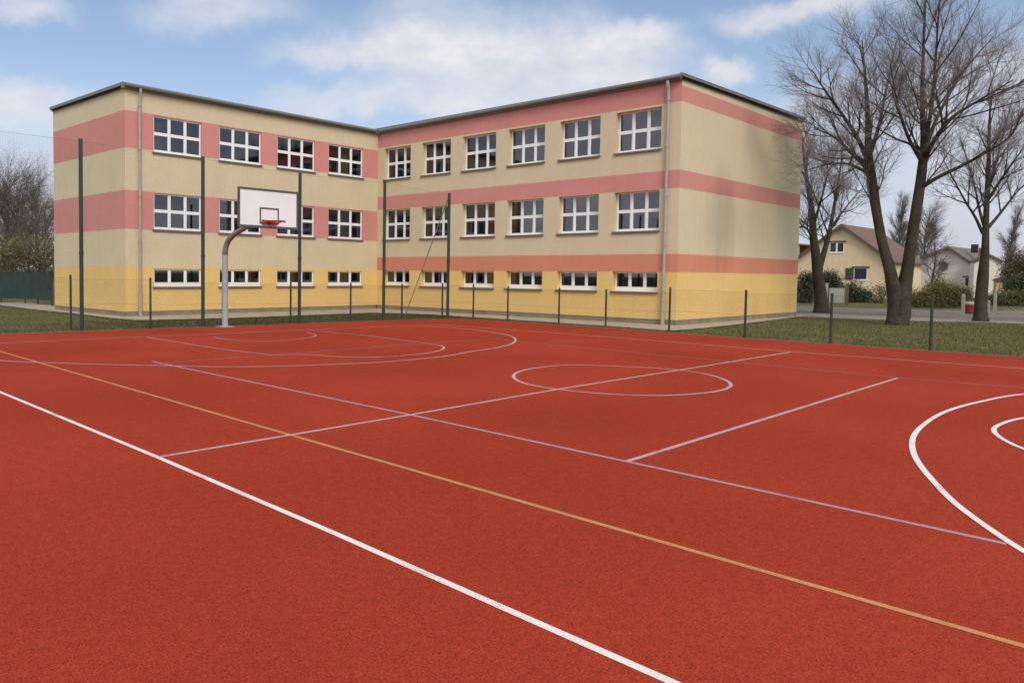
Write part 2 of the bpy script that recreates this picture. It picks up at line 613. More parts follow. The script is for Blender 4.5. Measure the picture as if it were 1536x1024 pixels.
ribbon("sideline", [(-19.92, -8.0), (-19.93, -14.98), (-19.90, -19.46), (-19.915, -21.86), (-19.945, -23.38), (-19.96, -24.2), (-19.98, -30.9)], M["line_white"], 0.048)
ribbon("handball_line", [(-18.52, -7.5), (-18.52, -31.0)], M["line_yellow"], 0.046)
ribbon("volleyball_sideline", px((228, 542), (616, 622), (940, 692), (1510, 815.5)), M["line_lilac"], 0.05)
ribbon("centre_line", px((240, 685), (616, 622), (835, 584), (1025, 554), (1186, 528)), M["line_worn"], 0.052)
ribbon("attack_line", px((940, 692), (1346, 567)), M["line_worn"], 0.05)
ribbon("sideline", [(-5.6, -9.15), (-5.38, -12.6), (-5.3, -16.57), (-5.45, -19.47), (-5.2, -23.24), (-5.2, -30.8)], M["line_worn"], 0.05)
ribbon("volleyball_sideline", [(-8.3, -13.7), (-8.38, -16.0), (-8.45, -19.5), (-8.55, -22.12), (-8.35, -23.63), (-8.35, -27.5)], M["line_faint"], 0.05)
ribbon("volleyball_baseline", px((226, 547.5), (300, 540), (365, 535.8), (410, 532.8), (500, 525.5), (640, 515), (750, 507.5)), M["line_faint"], 0.05)
ribbon("centre_circle", arc(px((860, 547.2), (821, 550), (790, 554.4), (773, 560.6), (771, 565.8), (779.6, 572), (796, 577.3), (831.7, 583),
                                 (884.7, 588.9), (934, 591.8), (983.7, 593.3), (1033, 591.3), (1070, 587.6), (1090, 582.7), (1096, 577.7),
                                 (1092.6, 572.8), (1075, 565.4), (1045.6, 558.7), (1008.5, 554.2), (959, 551), (909.5, 548.8)), True), M["line_worn"], 0.055, True)
ribbon("three_point_arc", arc([(-19.02, -10.2)] + px((0, 540.5), (100, 545), (250, 548.7), (365, 550.2), (430, 549), (500, 546.5), (540, 545), (602, 540.8), (665, 534.6), (707, 527.3),
                                   (748, 521), (767, 515.8), (773, 510.6), (767, 504.6), (748, 499.8), (707, 494.2), (665, 490.6), (623, 489))), M["line_worn"], 0.055)
ribbon("three_point_arc", arc([(-6.6, -26.4), (-7.6, -24.6)] + px((1536, 591.2), (1473, 602), (1426, 614.6), (1388.7, 634.7), (1371, 653.6), (1368.6, 671), (1376, 691), (1400, 721.3),
                                   (1444, 764), (1488, 795), (1536, 827)) + [(-18.3, -26.2), (-18.9, -27.9)]), M["line_white"], 0.048)
ribbon("free_throw_arc", arc(px((410, 532.8), (455, 531.7), (500, 534.6), (540, 536), (602, 533.5), (644, 529), (663, 524.6), (665, 522), (659, 518), (640, 515.4))), M["line_worn"], 0.05)
ribbon("free_throw_arc", arc([(-10.6, -25.6), (-10.75, -24.6)] + px((1536, 627), (1511, 633.3), (1493, 641), (1490.5, 646), (1496, 652), (1511, 662), (1536, 673.5)) + [(-14.2, -25.1), (-14.3, -25.7)]), M["line_white"], 0.046)
ribbon("lane_line", px((220, 506), (300, 518.9), (352, 526.4), (412, 533)), M["line_lilac"], 0.05)
ribbon("lane_line", px((462, 495.4), (540, 502.3), (640, 515)), M["line_lilac"], 0.05)
ribbon("no_charge_arc", arc(px((321, 506), (335, 508.8), (358.6, 511), (391, 511.8), (423.7, 510.8), (449.7, 508.4), (468, 505.6), (473.8, 503.6), (470.6, 501.4), (459, 499))), M["line_lilac"], 0.05)
ribbon("baseline", [(-19.9, -7.95), (-18.06, -8.03), (-16.66, -8.1), (-15.17, -8.24), (-13.54, -8.42), (-12.08, -8.55), (-10.47, -8.63), (-8.62, -8.88), (-6.65, -9.12), (-5.6, -9.17)], M["line_worn"], 0.042)

# paving round the school
ap = [(-13.2, 14), (-12.92, 9), (-12.9, 5.6), (-12.62, 2.1), (-12.6, -0.8), (-12.4, -2.2), (-11.5, -2.5), (-8.8, -2.85), (-2.7, -2.75), (-1.55, -4.8), (-1.45, -9.2),
      (-1.55, -12.9), (-1.8, -14.85), (-0.75, -14.95), (2.8, -14.8), (10.5, -14.2), (12.6, -14.15), (12.6, 9), (-11, 9), (-11, 14)]
sheet("paved_apron", ap, 0.0, M["apron"])
mb = MB()
for i in range(16):
    a, b = Vector(ap[i]), Vector(ap[i + 1])
    t = (b - a).normalized()
    nn = Vector((-t.y, t.x)) * 0.12
    p = [a, b, b + nn, a + nn]
    mb.face([(q.x, q.y, 0.006) for q in p])
mb.build("apron_edging", M["apron_edge"])["kind"] = "structure"
sheet("path", [(10.6, -14.1), (11.4, -16.4), (11.8, -18.5), (12.8, -19.4), (13.4, -21), (13.4, -40), (15.4, -40), (15.4, -19), (14.6, -14), (14.4, -3), (12.6, -3), (12.6, -14.1)], -0.014, M["footway"])
sheet("gravel_verge", [(15.4, -40), (18.2, -40), (18.6, -19), (17.6, -10), (17.6, 20), (14.3, 20), (14.4, -3), (14.6, -14), (15.4, -19)], -0.018, M["pave"])
sheet("road", [(18.2, -40), (30, -40), (34, -19.6), (26, -17.2), (24, -12), (24, 20), (17.6, 20), (17.6, -10), (18.6, -19)], -0.022, M["road"])
sheet("side_path", [(-17, 16.6), (-13.2, 13.2), (-12.0, 10.3), (-11.2, 8.6), (-10.6, 9.2), (-11.4, 11.0), (-12.4, 14.2), (-16.4, 17.8)], -0.010, M["apron_edge"])

# ------------------------------------------------------------------ school building
school = empty("school_building")
tag(school, "three storey L-shaped school with beige, pink and yellow bands and white grid windows", "school")
LC, CC, RC, EC, BC, AC = (-11.866, -0.132), (0.0, 0.0), (0.755, -13.805), (11.28, -13.85), (11.28, 6.05), (-12.19, 6.05)
TOP = {LC: 7.88, CC: 7.88, RC: 7.92, EC: 8.06, BC: 8.1, AC: 7.97}


def facade(P, Q, zt0, zt1, openings, bands, name, label=None, REV=0.16):
    """outer skin of one wall with openings and reveals. bands: sorted [(z, material index)] from below"""
    P3, Q3 = Vector((P[0], P[1], 0)), Vector((Q[0], Q[1], 0))
    L = (Q3 - P3).length
    e = (Q3 - P3) / L
    nin = Vector((-e.y, e.x, 0))
    xs = sorted({0.0, L} | {o[0] for o in openings} | {o[1] for o in openings})
    zs = sorted({0.165} | {o[2] for o in openings} | {o[3] for o in openings} | {b[0] for b in bands if b[0] > 0.165})
    zs.append(99.0)
    mb = MB()

    def bmat(z):
        k = bands[0][1]
        for b in bands:
            if z >= b[0] - 1e-6:
                k = b[1]
        return k

    def pt(x, z, y=0.0):
        if z == 99.0:
            z = zt0 + (zt1 - zt0) * x / L
        return P3 + e * x + nin * y + Vector((0, 0, z))

    for i in range(len(xs) - 1):
        for j in range(len(zs) - 1):
            x0, x1, z0, z1 = xs[i], xs[i + 1], zs[j], zs[j + 1]
            xm, zm = (x0 + x1) / 2, (z0 + min(z1, 7.9)) / 2
            if any(o[0] < xm < o[1] and o[2] < zm < o[3] for o in openings):
                continue
            mb.face([pt(x0, z0), pt(x1, z0), pt(x1, z1), pt(x0, z1)], bmat(zm))
    for (x0, x1, z0, z1) in openings:
        zc = sorted({z0, z1} | {b[0] for b in bands if z0 < b[0] < z1})
        mb.face([pt(x0, z0), pt(x0, z0, REV), pt(x1, z0, REV), pt(x1, z0)], bmat(z0 - .01))
        mb.face([pt(x0, z1), pt(x1, z1), pt(x1, z1, REV), pt(x0, z1, REV)], bmat(z0 + .01))
        for a, b in zip(zc[:-1], zc[1:]):
            k = bmat((a + b) / 2)
            mb.face([pt(x0, a), pt(x0, b), pt(x0, b, REV), pt(x0, a, REV)], k)
            mb.face([pt(x1, a), pt(x1, a, REV), pt(x1, b, REV), pt(x1, b)], k)
    o = mb.build(name, [M["beige"], M["pink"], M["yellow"], M["pink_bounce"]], school)
    if label:
        o["label"] = label
    # plinth set a little back
    pm = MB()
    pm.face([P3 + nin * .02 + Vector((0, 0, -.06)), Q3 + nin * .02 + Vector((0, 0, -.06)), Q3 + nin * .02 + Vector((0, 0, .165)), P3 + nin * .02 + Vector((0, 0, .165))])
    pm.face([P3 + nin * .02 + Vector((0, 0, .165)), Q3 + nin * .02 + Vector((0, 0, .165)), Q3 + Vector((0, 0, .165)), P3 + Vector((0, 0, .165))])
    pm.build("plinth", M["plinth"], school)
    return P3, e, nin, L


bandL = [(0, 2), (1.735, 0), (3.05, 1), (4.40, 0), (5.86, 1), (7.14, 0)]
bandR = [(0, 2), (1.735, 3), (2.33, 0), (4.465, 1), (5.05, 0), (7.235, 1)]
bandE = bandR + [(7.735, 0)]
XL = [(1.05, 2.95), (3.71, 5.60), (6.37, 8.27), (9.02, 10.97)]
XR = [(0.43, 2.01), (2.67, 4.25), (4.88, 6.53), (7.12, 8.74), (9.38, 10.98), (11.57, 13.17)]
ZL = [(1.04, 1.675), (3.09, 4.37), (5.83, 7.10)]
ZR = [(1.075, 1.735), (3.12, 4.455), (5.80, 7.17)]
opL = [(a, b, c, d) for a, b in XL for c, d in ZL]
opR = [(a, b, c, d) for a, b in XR for c, d in ZR]
fL = facade(LC, CC, TOP[LC], TOP[CC], opL, bandL, "wall", None, 0.15)
fR = facade(CC, RC, TOP[CC], TOP[RC], opR, bandR, "wall", None, 0.30)
facade(RC, EC, TOP[RC], TOP[EC], [], bandE, "wall", "windowless pink banded end wall with a soft grey patch")
facade(AC, LC, TOP[AC], TOP[LC], [], bandL, "wall", "windowless end wall with two wide pink bands")
facade(EC, BC, TOP[EC], TOP[BC], [], bandE, "wall")
facade(BC, AC, TOP[BC], TOP[AC], [], bandL, "wall")

# rooms behind the glass: floors and partitions, dim
mb = MB()
for z in (2.45, 5.10, 7.72):
    mb.box((-11.6, 0.3, z), (0.28, 5.9, z + .12))
    mb.face([(0.30, 5.9, z + .06), (0.30, 0, z + .06), (1.03, -13.6, z + .06), (11.1, -13.6, z + .06), (11.1, 5.9, z + .06)])
mb.box((-11.6, 0.3, 0.02), (0.28, 5.9, 0.10))
mb.face([(0.30, 5.9, .1), (0.30, 0, .1), (1.03, -13.6, .1), (11.1, -13.6, .1), (11.1, 5.9, .1)])
mb.build("floor_slab", M["inner"], school)
mb = MB()
mb.box((-11.6, 4.6, 0.1), (0.25, 4.7, 7.7))
mb.box((5.0, -13.5, 0.1), (5.1, 5.8, 7.7))
for x in (-8.55, -5.9, -3.2):
    mb.box((x, 0.32, 0.12), (x + .1, 4.58, 7.7))
for y in (-11.25, -6.8, -2.3):
    mb.box((1.1, y, 0.12), (4.98, y + .1, 7.7))
mb.build("partition_wall", M["inner"], school)


def make_window(w, h, small, depth):
    """local: x along wall, y inward, z up; origin at lower left of opening, outer wall face"""
    f = MB()
    y0, y1 = depth - .075, depth
    fr, mu, tr_, bt = .055, .115, .115, (.15 if small else .085)
    f.box((0, y0, 0), (fr, y1, h))
    f.box((w - fr, y0, 0), (w, y1, h))
    f.box((fr, y0, h - .05), (w - fr, y1, h))
    f.box((fr, y0, 0), (w - fr, y1, bt))
    cw = (w - 2 * fr - 2 * mu) / 3
    for k in (1, 2):
        x = fr + k * cw + (k - 1) * mu
        f.box((x, y0 + .002, bt), (x + mu, y1 - .002, h - .05))
        f.box((x + mu / 2 - .018, y0 - .018, bt + .02), (x + mu / 2 + .018, y0 + .002, h - .07))
    if not small:
        zt = bt + (h - .05 - bt) * .5
        for k in range(3):
            x = fr + k * (cw + mu)
            f.box((x, y0 + .004, zt - tr_ / 2), (x + cw, y1 - .004, zt + tr_ / 2))
    pane = MB()
    pane.face([(fr, y0 + .03, bt), (w - fr, y0 + .03, bt), (w - fr, y0 + .03, h - .05), (fr, y0 + .03, h - .05)])
    s = MB()
    s.box((-.05, -.06, -.045), (w + .03, depth - .078, -.012))
    s.box((-.05, -.06, -.07), (w + .03, -.048, -.045))
    return (f.build("window", M["white"], bevel=.006), pane.build("pane", M["glass"]), s.build("sill", M["sill"]))


def place_windows(fac, X, Z, REV):
    P3, e, nin, L = fac
    protos = {}
    for ri, (z0, z1) in enumerate(Z):
        for (x0, x1) in X:
            w, h = x1 - x0, z1 - z0
            key = (round(w, 2), round(h, 2))
            if key in protos:
                src = protos[key]
                ws = [o.copy() for o in src]
                for o in ws:
                    C.objects.link(o)
                ws[1].parent = ws[0]
                ws[2].parent = ws[0]
            else:
                ws = make_window(w, h, ri == 0, REV - .02)
                ws[1].parent = ws[0]
                ws[2].parent = ws[0]
                protos[key] = ws
            ws[0].parent = school
            p = P3 + e * x0 + Vector((0, 0, z0))
            ws[0].matrix_local = Matrix(((e.x, nin.x, 0, p.x), (e.y, nin.y, 0, p.y), (0, 0, 1, p.z), (0, 0, 0, 1)))


place_windows(fL, XL, ZL, .15)
place_windows(fR, XR, ZR, .30)

# a few pale curtains behind the upper panes
for fac, x0, x1, z0, z1 in [(fR, 9.45, 9.9, 3.2, 4.4), (fR, 11.65, 12.15, 3.2, 4.4), (fR, 11.65, 12.1, 5.9, 7.1), (fR, 2.75, 3.2, 5.9, 7.1), (fR, 9.45, 10.9, 6.6, 7.1), (fL, 1.15, 1.6, 5.9, 7.0)]:
    P3, e, nin, L = fac
    cm = MB()
    nseg = int((x1 - x0) / .05)
    for i in range(nseg):
        a, b = x0 + (x1 - x0) * i / nseg, x0 + (x1 - x0) * (i + 1) / nseg
        ya, yb = .40 + 0.03 * (i % 2), .40 + .03 * ((i + 1) % 2)
        pa, pb = P3 + e * a + nin * ya, P3 + e * b + nin * yb
        cm.face([pa + Vector((0, 0, z0)), pb + Vector((0, 0, z0)), pb + Vector((0, 0, z1)), pa + Vector((0, 0, z1))])
    cm.build("curtain", M["curtain"], school)


# roof slab, fascias, gutters
def v3(c, dz=0.0):
    return Vector((c[0], c[1], TOP[c] + dz))


MID = Vector((0, 6.05, 8.05))
rb = MB()
ov = 0.11
quads = [[Vector((LC[0] - .1, LC[1] - ov, TOP[LC])), Vector((-ov, -ov, TOP[CC])), Vector((-ov, 6.1, 8.05)), Vector((AC[0] - .1, 6.1, TOP[AC]))],
         [Vector((-ov, -ov, TOP[CC])), Vector((RC[0] - ov, RC[1] - .08, TOP[RC])), Vector((EC[0] + .1, EC[1] - .08, TOP[EC])), Vector((BC[0] + .1, 6.1, TOP[BC])), Vector((-ov, 6.1, 8.05))]]
for q in quads:
    up = [p + Vector((0, 0, .17)) for p in q]
    rb.face(up)
    rb.face(list(reversed([p + Vector((0, 0, .003)) for p in q])))
roof = rb.build("roof", M["roof"], school)


def edge_strip(name, P, Q, z0P, z0Q, hgt, out, m, ext0=0.0, ext1=0.0):
    P3, Q3 = Vector((P[0], P[1], 0)), Vector((Q[0], Q[1], 0))
    e = (Q3 - P3).normalized()
    nout = Vector((e.y, -e.x, 0))
    a = P3 - e * ext0 + Vector((0, 0, z0P)) - nout * .02
    b = Q3 + e * ext1 + Vector((0, 0, z0Q)) - nout * .02
    mb = MB()
    mb.obox(a, b - a, nout * (out + .02), Vector((0, 0, hgt)))
    return mb.build(name, m, roof)


edge_strip("fascia", LC, CC, TOP[LC] - .03, TOP[CC] - .03, .205, .115, M["fascia"], .13, -.17)
edge_strip("fascia", CC, RC, TOP[CC] - .03, TOP[RC] - .03, .205, .115, M["fascia"], -.0, .0)
edge_strip("verge_trim", RC, EC, TOP[RC] + .085, TOP[EC] + .075, .10, .07, M["fascia"], .16, .1)
edge_strip("verge_trim", AC, LC, TOP[AC] + .06, TOP[LC] + .075, .11, .10, M["fascia"], .1, .0)
for (P, Q, e0, e1) in [(LC, CC, .05, -.28), (CC, RC, -.28, .03)]:
    P3, Q3 = Vector((P[0], P[1], 0)), Vector((Q[0], Q[1], 0))
    e = (Q3 - P3).normalized()
    nout = Vector((e.y, -e.x, 0))
    mb = MB()
    mb.tube([P3 - e * e0 + nout * .178 + Vector((0, 0, TOP[P] + .085)), Q3 + e * e1 + nout * .178 + Vector((0, 0, TOP[Q] + .085))], .068, 10)
    mb.build("gutter", M["gutter"], roof, smooth=False)


def downpipe(fac, x):
    P3, e, nin, L = fac
    b = P3 + e * x
    mb = MB()
    o = -nin
    mb.tube([b + o * .178 + Vector((0, 0, 7.92)), b + o * .172 + Vector((0, 0, 7.80)), b + o * .10 + Vector((0, 0, 7.60)), b + o * .09 + Vector((0, 0, 7.48)),
             b + o * .09 + Vector((0, 0, 4.0)), b + o * .09 + Vector((0, 0, 0.25))], .049, 12)
    mb.tube([b + o * .09 + Vector((0, 0, .9)), b + o * .09 + Vector((0, 0, 0.0))], .066, 12)
    for z in (1.1, 2.6, 4.2, 5.8, 7.3):
        mb.tube([b + o * .09 + Vector((0, 0, z)), b + o * .09 + Vector((0, 0, z + .04))], .068, 12)
        mb.obox(b + e * -.015 + Vector((0, 0, z + .01)), e * .03, o * .06, Vector((0, 0, .02)))
    mb.build("downpipe", M["pipe"], school, smooth=False)


downpipe(fL, 0.50)
downpipe(fR, 13.42)

# ------------------------------------------------------------------ basketball hoop
hx, hy = -11.56, -6.33
hoop = empty("basketball_hoop", (hx, hy, 0))
tag(hoop, "white basketball backboard with red rim on a bent grey pole", "basketball hoop")


def hp(x, y, z):
    return (x, y, z)


mb = MB()
mb.tube([(0, 0, 0), (0, 0, .2), (0, 0, 2.08)], .088, 20)
mb.box((-.2, -.2, -.02), (.2, .2, .015))
mb.build("pole", M["steel"], hoop, smooth=False)
mb = MB()
mb.tube([(0, 0, 2.05), (0, -.01, 2.2), (0, -.07, 2.36), (0, -.22, 2.52), (0, -.5, 2.66), (0, -1.1, 2.83), (0, -1.75, 2.98), (0, -2.18, 3.06)], [.084, .083, .081, .08, .078, .076, .073, .07], 16)
mb.build("arm", M["brownsteel"], hoop, smooth=True)
by = -2.27
bl, br, bb, btp = -.94, .93, 2.775, 3.775
mb = MB()
mb.box((bl, by, bb), (br, by + .035, btp))
bd = mb.build("backboard", M["board"], hoop)
fm = MB()
t = .045
for (a, b) in [((bl - .01, bb - .02), (br + .01, bb + t)), ((bl - .01, btp - t), (br + .01, btp + .012)), ((bl - .01, bb + t), (bl + t, btp - t)), ((br - t, bb + t), (br + .01, btp - t))]:
    fm.box((a[0], by - .008, a[1]), (b[0], by + .04, b[1]))
fm.build("frame", M["mark"], bd)
fm = MB()
xa, xb, za, zb = -.30, .31, 2.865, 3.30
t = .045
for (a, b) in [((xa, za), (xb, za + t)), ((xa, zb - t), (xb, zb)), ((xa, za + t), (xa + t, zb - t)), ((xb - t, za + t), (xb, zb - t))]:
    fm.box((a[0], by - .005, a[1]), (b[0], by - .0005, b[1]))
fm.build("target_square", M["mark"], bd)
mb = MB()
mb.box((-.42, by + .04, 2.85), (.42, by + .09, 2.90))
mb.box((-.42, by + .04, 3.5), (.42, by + .09, 3.55))
for s in (-.35, .35):
    mb.tube([(s, by + .07, 3.5), (s * .2, by + .12, 3.05), (s * .1, -1.9, 3.0)], .022, 8)
mb.build("support_bracket", M["brownsteel"], hoop)
mb = MB()
rz = 2.93
ring = [(.225 * math.cos(a), by - .36 + .225 * math.sin(a), rz) for a in [2 * math.pi * k / 32 for k in range(33)]]
mb.tube(ring, .014, 8, cap=False)
mb.box((-.24, by - .012, rz - .09), (.24, by - .005, rz + .045))
mb.obox(Vector((-.10, by - .15, rz - .02)), Vector((.20, 0, 0)), Vector((0, .14, 0)), Vector((0, 0, .035)))
for s in (-1, 1):
    mb.tube([(s * .2, by - .01, rz - .06), (s * .2, by - .24, rz - .01)], .012, 6)
for k in range(12):
    a = 2 * math.pi * k / 12
    p = Vector((.225 * math.cos(a), by - .36 + .225 * math.sin(a), rz - .018))
    mb.tube([p, p + Vector((0, 0, -.03))], .006, 5)
mb.build("rim", M["rim"], hoop)

# ------------------------------------------------------------------ tall ball-stop fence
tall = [(-18.9, -5.25, 5.05), (-15.41, -5.60, 5.0), (-12.08, -5.98, 4.87), (-9.0, -6.45, 4.66), (-5.6, -6.62, 4.72), (-3.02, -7.2, 4.46)]
tf = empty("ball_stop_fence", (-9, -6.3, 0))
tag(tf, "tall row of dark green posts with fine netting behind the basketball hoop", "fence")
TO = Vector((-9, -6.3, 0))
for (x, y, h) in tall:
    mb = MB()
    p = Vector((x, y, 0)) - TO
    mb.tube([p + Vector((0, 0, -.05)), p + Vector((0, 0, h - .02))], .052, 14)
    mb.tube([p + Vector((0, 0, h - .02)), p + Vector((0, 0, h + .012))], [.056, .045], 14)
    mb.tube([p + Vector((0, 0, 2.0)), p + Vector((0, 0, 2.07))], .062, 12)
    mb.build("post", M["post"], tf)
mb = MB()
a = Vector((-3.02, -7.2, 4.38)) - TO
b = Vector((-2.75, -4.75, 0.0)) - TO
mb.tube([a, b], .018, 10)
mb.build("brace", M["brownsteel"], tf)
mb = MB()


def strand(mb, a, b, r=.0007):
    mb.tube([a, b], r, 3, cap=False)


for (p, q) in zip(tall[:-1], tall[1:]):
    a, b = Vector((p[0], p[1] + .06, 0)) - TO, Vector((q[0], q[1] + .06, 0)) - TO
    L = (b - a).length
    nv = int(L / .06)
    for i in range(1, nv):
        s = i / nv
        g0 = a.lerp(b, s)
        strand(mb, g0 + Vector((0, 0, .05)), g0 + Vector((0, 0, p[2] + (q[2] - p[2]) * s - .05)))
    for k in range(81):
        f = k / 80
        strand(mb, a + Vector((0, 0, .05 + (p[2] - .1) * f)), b + Vector((0, 0, .05 + (q[2] - .1) * f)), .003 if k in (0, 80) else .0007)
mb.build("net", M["net"], tf)

# ------------------------------------------------------------------ low chain-link fence
low = [(-19.6, -4.75, 1.40), (-17.5, -5.0, 1.42), (-15.55, -5.2, 1.45), (-13.48, -5.55, 1.39), (-11.3, -5.75, 1.30), (-9.01, -6.0, 1.26), (-6.75, -6.25, 1.25), (-4.62, -6.50, 1.22), (-2.93, -6.85, 1.25),
       (-2.75, -8.17, 1.23), (-2.26, -9.3, 1.19), (-2.25, -11.37, 1.17), (-1.98, -12.9, 1.16), (-2.05, -15.0, 1.26), (-2.45, -17.28, 1.24), (-2.5, -19.31, 1.21), (-2.45, -21.29, 1.23), (-2.45, -23.4, 1.23), (-2.45, -25.5, 1.23)]
lf = empty("chain_link_fence", (-2.4, -12, 0))
tag(lf, "waist high green wire fence on thin posts along the edge of the red court", "fence")
LO = Vector((-2.4, -12, 0))
for (x, y, h) in low:
    mb = MB()
    p = Vector((x, y, 0)) - LO
    mb.tube([p + Vector((0, 0, -.05)), p + Vector((0, 0, h))], .030, 10)
    mb.tube([p + Vector((0, 0, h)), p + Vector((0, 0, h + .02))], [.034, .022], 10)
    mb.build("post", M["post"], lf)
mb = MB()
for (p, q) in zip(low[:-1], low[1:]):
    a, b = Vector((p[0], p[1], 0)) - LO, Vector((q[0], q[1], 0)) - LO
    h = min(p[2], q[2]) - .04
    L = (b - a).length
    e = (b - a) / L
    off = Vector((-e.y, e.x, 0)) * .033
    a = a + off
    for k in (0.04, .5 * h, h):
        strand(mb, a + Vector((0, 0, k)), a + e * L + Vector((0, 0, k)), .0020)
    s = -h
    while s < L:
        for d in (1, -1):
            s0, s1 = (s, s + h) if d == 1 else (s + h, s)
            z0, z1 = 0.03, h
            # clip to [0, L]
            t0, t1 = 0.0, 1.0
            ds = s1 - s0
            for lim, sg in ((0.0, 1), (L, -1)):
                f0, f1 = sg * (s0 - lim), sg * (s1 - lim)
                if f0 < 0 and f1 < 0:
                    t0, t1 = 1, 0
                elif f0 < 0:
                    t0 = max(t0, f0 / (f0 - f1))
                elif f1 < 0:
                    t1 = min(t1, f0 / (f0 - f1))
            if t1 - t0 > .02:
                strand(mb, a + e * (s0 + ds * t0) + Vector((0, 0, z0 + (z1 - z0) * t0)), a + e * (s0 + ds * t1) + Vector((0, 0, z0 + (z1 - z0) * t1)), .0012)
        s += .065
mb.build("wire_mesh", M["wire"], lf)


# ------------------------------------------------------------------ bare trees
def branch(mb, p, d, L, r, lvl, cfg, rng):
    """one branch and all it carries"""
    spec = cfg[lvl]
    n = spec["seg"]
    pts, rad, dirs = [p.copy()], [r], [d.copy()]
    d = d.copy()
    for i in range(n):
        d = d + Vector((rng.gauss(0, 1), rng.gauss(0, 1), rng.gauss(0, 1))) * spec["wob"] + Vector((0, 0, spec["up"]))
        d.normalize()
        p = p + d * (L / n)
        pts.append(p.copy())
        dirs.append(d.copy())
        rad.append(r * (1 - (i + 1) / n * .82))
    mb.tube(pts, rad, spec["k"], mi=0 if r > .016 else 1, cap=False)
    if lvl + 1 >= len(cfg):
        return
    kids(mb, pts, rad, dirs, L, lvl, cfg, rng, spec)


def kids(mb, pts, rad, dirs, L, lvl, cfg, rng, spec, f0=None, nk=None, scale=1.0):
    nx = cfg[lvl + 1]
    nk = nk or spec["kids"]
    f0 = spec["from"] if f0 is None else f0
    ga = rng.random() * 6.28
    n = len(pts) - 1
    for c in range(nk):
        f = f0 + (1 - f0) * ((c + rng.random() * .8) / nk)
        f = min(f, .995)
        i = min(int(f * n), n - 1)
        t = f * n - i
        q = pts[i].lerp(pts[i + 1], t)
        rq = rad[i] + (rad[i + 1] - rad[i]) * t
        dd = dirs[min(i + 1, n)]
        ga += 2.4 + rng.gauss(0, .4)
        u = dd.orthogonal().normalized()
        w = dd.cross(u)
        side = u * math.cos(ga) + w * math.sin(ga)
        an = R(nx["ang"] + rng.gauss(0, 7))
        cd = (dd * math.cos(an) + side * math.sin(an)).normalized()
        cl = nx["len"] * (0.55 + .6 * rng.random()) * (1.08 - .5 * f) * scale
        cr = min(nx["rad"] * (.75 + .5 * rng.random()), rq * .8)
        branch(mb, q, cd, cl, cr, lvl + 1, cfg, rng)


def cfg_big(s=1.0, dens=1.0, tw=1.0):
    return [
        dict(seg=8, wob=.02, up=.0, k=8, kids=16, **{"from": .3}),
        dict(seg=7, wob=.05, up=.06, k=5, kids=max(3, round(8 * dens)), ang=38, len=2.9 * s, rad=.034 * tw, **{"from": .15}),
        dict(seg=5, wob=.07, up=.06, k=4, kids=max(3, round(8 * dens)), ang=33, len=1.45 * s, rad=.0125 * tw, **{"from": .12}),
        dict(seg=4, wob=.09, up=.05, k=3, kids=max(2, round(4 * dens)), ang=33, len=.78 * s, rad=.0052 * tw, **{"from": .1}),
        dict(seg=2, wob=.12, up=.03, k=3, kids=0, ang=36, len=.45 * s, rad=.0033 * tw, **{"from": .1}),
    ]


def smooth_poly(pts, sub=4):
    return catmull(pts, False, sub)


def traced_tree(name, label, base, D, stems, cfg, seed, group=None, trunkmat="bark", twigmat="twig", dark_patch=None):
    """stems: list of dict(px=[(u,v,dd)...], r0, r1, kids, f0, scale); the first one reaches the ground at base"""
    rng = random.Random(seed)
    root = empty(name, base)
    tag(root, label, "tree", group)
    tk, cr = MB(), MB()
    for s in stems:
        P = [at(u, v, D + dd) for (u, v, dd) in s["px"]]
        if s.get("ground"):
            P = [Vector((base[0], base[1], -.06))] + P
        rp = s.get("rp")
        if rp and s.get("ground"):
            rp = [rp[0]] + list(rp)
        m = len(P)
        P = smooth_poly(P, 5)
        n = len(P)
        rad = []
        for i in range(n):
            f = i / (n - 1)
            if rp:
                x = f * (m - 1)
                k = min(int(x), m - 2)
                rr = rp[k] + (rp[k + 1] - rp[k]) * (x - k)
            else:
                rr = s["r0"] + (s["r1"] - s["r0"]) * f
            if s.get("ground"):
                rr *= 1 + .42 * math.exp(-max(P[i].z, 0) / .16)
            rad.append(rr)
        (tk if s.get("trunk", True) else cr).tube(P, rad, 14 if s["r0"] > .1 else 8, cap=True)
        dirs = [(P[min(i + 1, n - 1)] - P[max(i - 1, 0)]).normalized() for i in range(n)]
        if s.get("kids", 0):
            kids(cr, P, rad, dirs, 0, 0, cfg, rng, cfg[0], s.get("f0", .3), s["kids"], s.get("scale", 1.0))
    tk.build("trunk", M[trunkmat], root, smooth=True, offset=None)
    cr.build("crown", [M[trunkmat], M[twigmat]], root)
    for ch in root.children:
        ch.matrix_parent_inverse = Matrix.Translation(-Vector(base))
    return root


